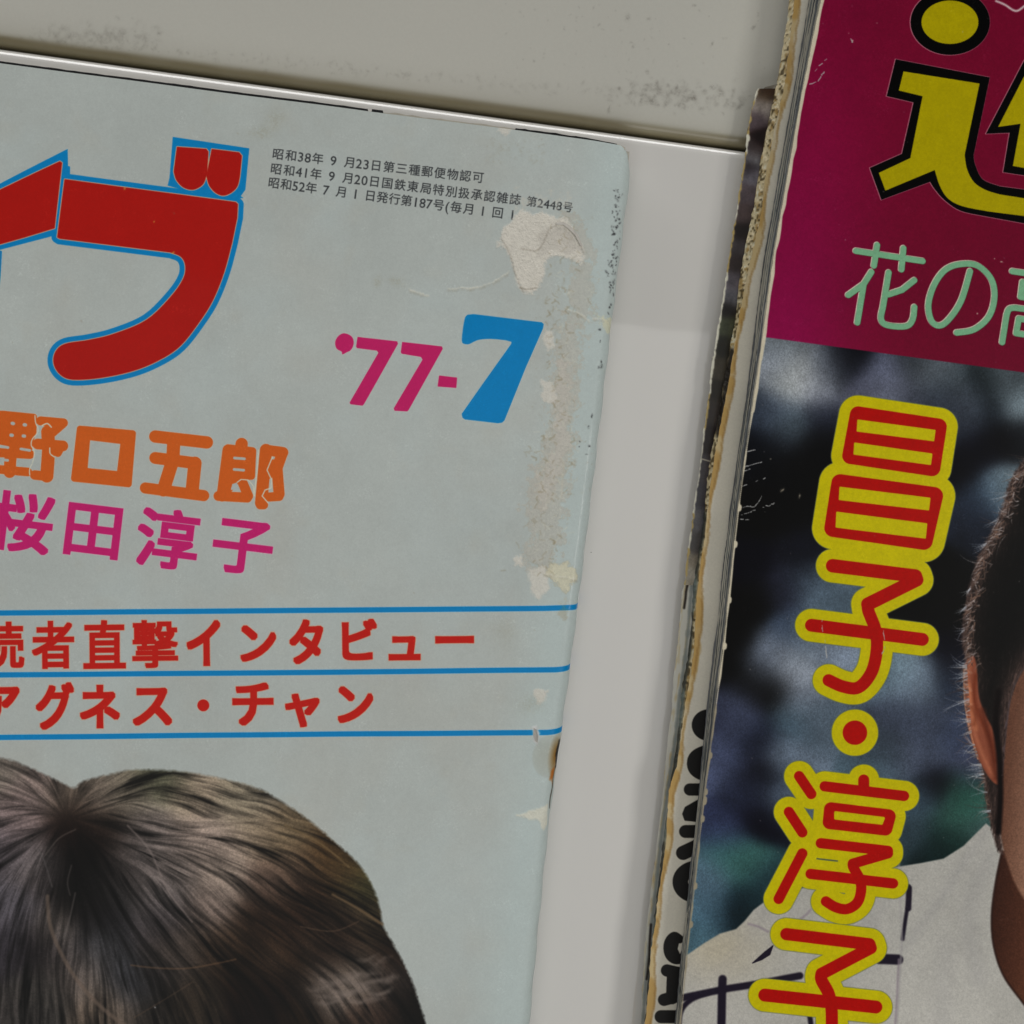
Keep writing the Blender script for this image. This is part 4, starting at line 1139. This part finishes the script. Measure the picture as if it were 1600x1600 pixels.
jobs = [big([('p', up, 13)], 17), big([('p', lo, 14)], 19),
        big([('l', [(1301, 884), (1430, 900), (1432, 906), (1356, 944)], 21), ('l', smooth([(1356, 944), (1357, 955), (1368, 985), (1370, 1015), (1362, 1050), (1342, 1074), (1318, 1073), (1295, 1063)], 6), 19), ('l', [(1268, 977), (1441, 999)], 20)], 15.5),
        big([('l', [(1336, 1145), (1336.2, 1145)], 38)], 17),
        big([('l', [(1249, 1213), (1268, 1241)], 16), ('l', [(1233, 1269), (1254, 1301)], 16), ('l', [(1254, 1334), (1217, 1405)], 16),
             ('l', [(1350, 1219), (1350, 1232)], 17), ('l', [(1289, 1229), (1413, 1244)], 16), ('p', [(1299, 1265), (1389, 1276), (1384, 1295), (1297, 1285)], 11),
             ('l', [(1283, 1318), (1388, 1330), (1388, 1334), (1333, 1350)], 16), ('l', smooth([(1333, 1350), (1334, 1356), (1344, 1375), (1346, 1392), (1340, 1411), (1324, 1421), (1306, 1418), (1291, 1409)], 6), 16),
             ('l', [(1267, 1366), (1396, 1381)], 16)], 15.5),
        big([('l', [(1229, 1460), (1359, 1476), (1361, 1482), (1284, 1522)], 19), ('l', smooth([(1284, 1522), (1284, 1532), (1296, 1556), (1300, 1590), (1296, 1630), (1270, 1655), (1230, 1650)], 6), 19),
             ('l', [(1195, 1555), (1369, 1574)], 20)], 15.5),
        ]
for sl_, D_, off_ in jobs:
    CB.put(sl_, D_ - (off_ + 1.0) * CB.k, ink(96, 104, 62), soft=.2)
for sl_, D_, off_ in jobs:
    CB.put(sl_, D_ - off_ * CB.k, YEL2)
CB.poly([(1310, 730), (1440, 735), (1440, 760), (1310, 745)], YEL2); CB.poly([(1305, 850), (1430, 860), (1430, 890), (1305, 880)], YEL2)
for sl_, D_, off_ in jobs:
    CB.put(sl_, D_, RDB)
for slot in ([(1341, 657), (1460, 673), (1458, 688), (1340, 673)], [(1336, 693), (1455, 710), (1453, 725), (1335, 709)],
             [(1313, 762), (1452, 779), (1450, 796), (1312, 780)], [(1308, 801), (1447, 819), (1445, 840), (1307, 823)]):
    CB.poly(slot, YEL2, rnd=1.6)
CB.poly([(1306, 1270), (1381, 1279), (1378, 1287), (1306, 1279)], YEL2, rnd=2.2)

# scratches and rubbing on the dark cover
SCR = ink(150, 150, 148)
for L in ([(1163, 706), (1180, 703)], [(1162, 730), (1175, 726), (1190, 722)], [(1163, 736), (1172, 733)], [(1160, 760), (1180, 752), (1198, 746)], [(1158, 793), (1168, 791), (1178, 792), (1186, 783), (1190, 775)],
          [(1192, 793), (1202, 790), (1210, 786)], [(1158, 805), (1172, 800), (1180, 797)], [(1156, 811), (1170, 812)], [(1265, 131), (1278, 126), (1288, 112)], [(1330, 60), (1332, 66)], [(1274, 110), (1292, 92)],
          [(1284, 968), (1286, 990)], [(1289, 1000), (1292, 1028)], [(1380, 985), (1383, 1010), (1378, 1022)]):
    P_ = smooth(L, 5)
    for i in range(len(P_) - 1):
        if r_.random() < .75:
            CB.lines([[(P_[i][0] + r_.normal() * .5, P_[i][1] + r_.normal() * .6), P_[i + 1]]], .6 + .9 * r_.random(), SCR, soft=.14)
for L in ([(1556, 2), (1570, 8), (1582, 16), (1590, 17), (1600, 10)],):
    CB.lines([smooth(L, 5)], 3.2, ink(176, 160, 160), soft=.3)
for px, py, r in [(1222, 766, 2.4), (1249, 775, 2.2), (1204, 717, 1.2), (1333, 64, 1.2), (1565, 409, 1.4), (1554, 404, 1.0), (1527, 490, 1.2), (1504, 50, 1.0), (1370, 36, .8), (1326, 52, .9)]:
    speck(CB, px, py, r, .8, ink(170, 160, 140))
for k in range(110):
    speck(CB, 1130 + 480 * r_.random(), 1600 * r_.random(), .5 + .6 * r_.random(), .25 + .3 * r_.random(), ink(150, 140, 136))
# bare paper and nicks along the cut edge
edge = []
for py in np.arange(-150, 2200, 3.0):
    edge.append((interp_px(L4, py), py))
wn = np.interp(np.arange(len(edge)), np.arange(0, len(edge), 6), rs.normal(size=len(range(0, len(edge), 6))))
for i in range(len(edge) - 1):
    x, y = edge[i]
    base_w = 3.4 if y < 560 else (2.6 if y < 640 else 1.1)
    wd = max(.6, base_w + .7 * wn[i])
    if y > 640 and rs.random() < .03: wd = 4.5
    CB.lines([[edge[i], edge[i + 1]]], wd * 2, ink(176, 168, 148) if y < 1100 else ink(130, 122, 104), soft=.2)
grain(CB, .030, .022, .014)
IM_B = CB.image('magenta_cover_print')
M_CB = printed('magenta_cover', IM_B, rough=0.40, coat=0.03, coat_rough=0.05, bump=0.2, spec=0.06)

mag_b = thing('magazine', FB, 'dark magazine with a magenta band, yellow edged red lettering and a broken stained spine', 'magazine')

PYS = np.concatenate([np.linspace(-105, 0, 12)[:-1], np.linspace(0, 1600, 260), np.linspace(1620, 1950, 14)])
def wavyb(x, y, s=1.0):
    return s * (0.12 * math.sin(y * .05 + .7) + 0.10 * math.sin(x * .06 + y * .02))
def sheet_b(name, tab, z, mat, th=.2, canvas=None, right=None, rz=None, jag=0.0, jag2=0.0, seed=0, pys=PYS, cols=None, wave=1.0, bottom=None, label=None, smoothed=True):
    """sheet whose left edge follows a photo-measured line at height z; runs right to 'right' mm (own axes) or to another line"""
    rr_ = np.random.default_rng(seed)
    nj = len(pys)
    lo_ = np.interp(np.arange(nj), np.arange(0, nj + 7, 7), rr_.normal(size=len(range(0, nj + 7, 7))))
    hi_ = rr_.normal(size=nj)
    cols = cols or [0, .02, .05, .1, .2, .35, .5, .75, 1]
    G = np.zeros((nj, len(cols), 3))
    for j, py in enumerate(pys):
        px = interp_px(tab, py) + jag * lo_[j] + jag2 * hi_[j]
        xa, ya = FB.px(px, py, z)
        if right is None: xb, yb = 182.0, ya
        elif callable(right): xb, yb = right(py)
        else: xb, yb = right, ya
        z2 = z if rz is None else rz
        for i, t in enumerate(cols):
            x, y = xa + (xb - xa) * t, ya + (yb - ya) * t
            G[j, i] = (x, y, z + (z2 - z) * t + wavyb(x, y, wave))
    B_ = None
    if bottom is not None:
        B_ = G.copy(); B_[..., 2] = bottom
    o = slab(name, G, th, mat, mag_b, canvas=canvas, bottom=B_)
    if label: o['label'] = label
    return o

# front cover: flat sheet with a true cut edge
sheet_b('front_cover', [(a, b - 1.0) for a, b in L4], ZB, M_CB, th=.22, canvas=CB, jag=.25, jag2=.2, seed=1)

# the pages between the lettered sheet and the cover
tones = [(0.09, 0.095, 0.10), (0.62, 0.59, 0.50), (0.10, 0.11, 0.11), (0.66, 0.63, 0.53), (0.06, 0.065, 0.07), (0.55, 0.53, 0.45), (0.12, 0.13, 0.14), (0.10, 0.11, 0.12), (0.40, 0.39, 0.34), (0.66, 0.62, 0.52), (0.60, 0.57, 0.48)]
fr = [-.04, .09, .20, .31, .42, .50, .58, .68, .78, .87, .95]
page_m = []
for k, c in enumerate(tones):
    c2 = tuple(np.array(c) * (.62 if c[0] > .2 else 2.0))
    page_m.append(paper('page_tone', c, stretch=(30, 3 + k % 3, 30), dark=c2, rough=.75))
zp0, zp1 = ZS + .35, ZB - .30
for k in range(len(tones)):
    f_ = fr[k]
    tab = [(py, interp_px(L3, py) * (1 - f_) + interp_px(L4, py) * f_ + .5) for py in [a for a, _ in L4]]
    z = zp0 + (zp1 - zp0) * (k + 1) / len(tones)
    th = (zp1 - zp0) / len(tones) - .04
    sheet_b('page', tab, z, page_m[k], th=th, jag=.55, jag2=.22, seed=20 + k, cols=[0, .03, .3, 1])

# lettered white page
CS = Canvas(FB, -24, -262, 60, 266, 10, ZS, ink(172, 168, 156))
h, w = CS.H, CS.W
CS.a *= (1 + .02 * vnoise(h, w, 60, seed=201) + .02 * vnoise(h, w, 2, seed=202))[..., None]
K = ink(16, 15, 14)
def sx(*p): return [(800 + x / 3.2, 1100 + y / 3.2) for x, y in p]
for it in [(el(1107, 1133, 26, 24.5), 0)]: CS.poly(it[0], K)
CS.lines([smooth([(1150, 1176), (1110, 1177), (1092, 1183), (1087, 1192), (1091, 1202), (1108, 1208), (1150, 1208)], 5)], 27, K)
CS.lines([sx((890, 428), (1100, 428)), sx((890, 545), (1000, 500), (1100, 450))], 19, K); CS.poly(sx((858, 550), (870, 520), (940, 480), (940, 585), (868, 578)), K, rnd=2)
CS.lines([sx((868, 638), (1100, 638))], 20, K); CS.lines([sx((856, 745), (920, 715), (1000, 660))], 22, K)
CS.lines([smooth([(x, y) for x, y in el(1089, 1378, 26, 21)], 2, True)], 24, K)
CS.lines([smooth(sx((838, 1176), (812, 1160), (788, 1180), (778, 1215), (786, 1255), (812, 1278), (842, 1276), (862, 1255), (880, 1200), (900, 1180)), 5)], 13, K); CS.poly(sx((785, 1200), (815, 1165), (838, 1180), (828, 1225), (845, 1262), (800, 1270)), K)
CS.lines([sx((840, 1212), (850, 1228))], 4, ink(172, 168, 156))
CS.lines([sx((775, 1332), (900, 1360)), sx((760, 1478), (900, 1440)), sx((805, 1345), (800, 1470))], 19, K); CS.poly(sx((760, 1340), (840, 1320), (850, 1400), (815, 1400), (800, 1360)), K)
CS.lines([sx((745, 1562), (1000, 1562)), sx((735, 1680), (820, 1640))], 20, K)
# glue stain along its left edge
seeds = rs.normal(size=400)
prev = None
for i, py in enumerate(np.arange(-140, 2050, 5.0)):
    x = interp_px(L2, py)
    s_ = 7 + 3.4 * math.sin(py * .021) + 2.4 * math.sin(py * .053 + 1) + 1.3 * seeds[i % 400]
    if 1000 < py < 1060: s_ += 4
    if py < 400: s_ *= .8
    CS.lines([[(x - 7, py), (x - 7, py + 6)]], max(3, s_) * 1.4, ink(*((152, 124, 74) if seeds[(i // 5) % 400] > -.4 else (164, 146, 108))), soft=.5, alpha=min(1, max(.35, .8 + .3 * seeds[(i // 3) % 400])))
for i, py in enumerate(np.arange(-140, 2050, 4.0)):
    x = interp_px(L2, py)
    s_ = 8 + 3.4 * math.sin(py * .021) + 2.4 * math.sin(py * .053 + 1) + 1.3 * seeds[(i * 7) % 400]
    CS.lines([[(x - 7 + s_ * .66, py), (x - 7 + s_ * .66, py + 4)]], 1.5, ink(122, 90, 46), soft=.45, alpha=.6)
M_CS = printed('lettered_page', CS.image('lettered_page_print'), rough=.5, bump=.15, spec=.3)
sheet_b('lettered_page', [(a, b - 8) for a, b in L2], ZS, M_CS, th=.35, canvas=CS, rz=ZS + .1, right=36, jag=.8, jag2=.5, seed=3, cols=[0, .03, .08, .15, .25, .4, .6, 1],
        label='white page with a glue stained edge and black capitals')
# pages below it (support)
sheet_b('inner_page', [(a, b + 10) for a, b in L2], ZS - .45, M_PAGE, bottom=ZD + .4, cols=[0, .5, 1], seed=4)

# hardened glue and torn spine paper between
CG = Canvas(FB, -28, -262, 40, 266, 10, ZG, ink(172, 160, 128))
h, w = CG.H, CG.W
nn = vnoise(h, w, 22, 5, seed=301) * .55 + vnoise(h, w, 9, 4, seed=302) * .45
CG.mix((slice(0, h), slice(0, w)), np.clip((nn - .15) * 3, 0, 1) * .75, ink(128, 100, 52))
nd = vnoise(h, w, 15, 5, seed=303) * .35 + vnoise(h, w, 5, 2.5, seed=304) * .65
CG.mix((slice(0, h), slice(0, w)), np.clip((nd - .16) * 4, 0, 1) * .85, ink(62, 52, 32))
CG.mix((slice(0, h), slice(0, w)), np.clip((-nd - .38) * 4, 0, 1) * .8, ink(188, 184, 168))
# dark stretch
for py in np.arange(545, 680, 5.0):
    x = interp_px(L1, py) + 5
    CG.lines([[(x, py), (x - 1, py + 6)]], 7 + 3 * math.sin(py * .1), ink(34, 30, 26), soft=.7)
for py in np.arange(800, 1600, 5.0):
    x = interp_px(L1, py) + 2
    CG.lines([[(x, py), (x - .6, py + 6)]], 4.5 + 1.5 * math.sin(py * .07), ink(46, 48, 44) if (py // 60) % 3 else ink(84, 92, 88), soft=.5)
CG.b = .5 + .35 * nn + .25 * nd
M_CG = printed('old_glue', CG.image('glue_print'), rough=.45, bump=.6, spec=.5)
sheet_b('glue_strip', L1, ZD + .6, M_CG, th=.5, canvas=CG, rz=ZS - .5, right=lambda py: FB.px(interp_px(L2, py) + 6, py, ZS - .5), jag=.8, jag2=.6, seed=5, wave=.6,
        cols=[0, .15, .3, .45, .6, .8, 1], label='hardened yellow brown glue along the broken spine')

# torn dark sheet at the bottom and the pale sheet that follows it
CD = Canvas(FB, -34, -262, 50, 266, 10, ZD, ink(38, 36, 34))
DS = [(1195, 148, (70, 58, 46)), (1200, 141, (40, 26, 18)), (1190, 165, (128, 120, 114)), (1200, 172, (110, 104, 100)), (1187, 185, (72, 62, 66)), (1195, 215, (22, 14, 14)), (1180, 235, (48, 40, 40)), (1178, 247, (104, 104, 108)), (1170, 262, (36, 30, 34)),
      (1175, 275, (92, 90, 98)), (1168, 300, (70, 62, 66)), (1160, 335, (64, 54, 54)), (1158, 360, (28, 24, 24)), (1150, 385, (52, 48, 50)), (1148, 410, (40, 34, 34)), (1142, 440, (74, 70, 76)), (1140, 465, (80, 80, 86)), (1132, 480, (24, 22, 22)), (1132, 510, (56, 60, 46)),
      (1128, 540, (30, 30, 26)), (1122, 575, (52, 48, 40)), (1115, 610, (30, 28, 24)), (1110, 640, (44, 40, 38)), (1105, 690, (26, 22, 24)), (1100, 730, (50, 48, 52)), (1095, 780, (46, 46, 52)), (1090, 810, (74, 74, 78)), (1084, 850, (60, 58, 58)), (1080, 880, (110, 104, 92)), (1078, 900, (150, 146, 136)), (1074, 912, (120, 112, 96))]
full = CD.box([(-34, -262), (16, 4)], 0)
fld = CD.rbf(DS, full[0], full[1], full[2], 11)
CD.a[full[0]] = fld * (1 + .10 * vnoise(*full[1].shape, 12, 6, seed=401) + .08 * vnoise(*full[1].shape, 2, seed=402))[..., None]
for i, py in enumerate(np.arange(130, 920, 3.0)):
    x = interp_px(L0, py)
    CD.lines([[(x, py), (x, py + 3)]], 3.4 + 1.5 * seeds[i % 400], ink(150, 132, 84) if seeds[(i // 9) % 400] > -.3 else ink(186, 182, 168), soft=.3)
CD.lines([[(1096, 717), (1110, 721)]], 2, ink(140, 136, 124))
M_CD = printed('dark_torn_print', CD.image('dark_sheet_print'), rough=.35, coat=.3, coat_rough=.15, bump=.2)
pys_d = np.linspace(138, 914, 150)
sheet_b('torn_sheet', L0, ZD, M_CD, th=.25, canvas=CD, right=lambda py: FB.px(interp_px(L1, py) + 8, py, ZD), jag=.7, jag2=.7, seed=6, pys=pys_d,
        cols=[0, .06, .2, .4, .7, 1], wave=.8, label='dark printed sheet with a frayed edge under the spine')
CE = Canvas(FB, -44, -262, 50, 266, 10, ZD, ink(166, 166, 158))
h, w = CE.H, CE.W
ne = vnoise(h, w, 60, 5, seed=501) * .6 + vnoise(h, w, 14, 3, seed=502) * .4
CE.mix((slice(0, h), slice(0, w)), np.clip((ne - .05) * 2.2, 0, 1) * .6, ink(150, 128, 78))
for i, py in enumerate(np.arange(915, 2050, 4.0)):
    x = interp_px(L1, py) - 4
    CE.lines([[(x, py), (x - .5, py + 4)]], 3.4 + 1.0 * seeds[i % 400], ink(112, 118, 116), soft=.5)
for L in ([(915, 0), (925, 1), (935, 1), (950, 0)], [(1445, 0), (1470, 1), (1495, 2), (1520, 1), (1530, 0)]):
    CE.lines([[(interp_px(L0b, a) + 5 + b, a) for a, b in L]], 3.4, ink(26, 22, 20), soft=.3)
M_CE = printed('pale_torn_sheet', CE.image('pale_sheet_print'), rough=.55, bump=.3)
pys_e = np.concatenate([np.linspace(912, 1610, 170), np.linspace(1640, 1950, 10)])
sheet_b('torn_sheet', L0b, ZD - .1, M_CE, th=.25, canvas=CE, right=lambda py: FB.px(interp_px(L1, py) + 8, py, ZD - .1), jag=.7, jag2=.45, seed=7, pys=pys_e,
        cols=[0, .1, .3, .6, 1], wave=.6, label='pale frayed sheet below the dark one')
# lower pages and back cover that carry the stack
lowtab = [(a, b + 3.5) for a, b in ([(-200, 1268), (0, 1236), (130, 1216)] + [(137, 1187)] + L0[1:] + L0b[1:])]
for k in range(4):
    zt = 0.6 + k * .78 + .3
    tb = [(a, b + (3 - k) * 1.2) for a, b in lowtab]
    sheet_b('page', tb, zt + .25, paper('lower_page_tone', (.46, .43, .36), dark=(.16, .14, .11), stretch=(20, 4, 60)), th=.7, jag=.6, jag2=.4, seed=60 + k, cols=[0, .04, .4, 1], wave=.3)
sheet_b('inner_page', [(a, b + 14) for a, b in lowtab], ZD - .30, M_PAGE, th=.3, seed=71, cols=[0, .5, 1], wave=.4)
sheet_b('back_cover', [(a, b + 3) for a, b in lowtab], 0.42, M_CREAM, th=.3, seed=70, cols=[0, .5, 1], wave=.1)
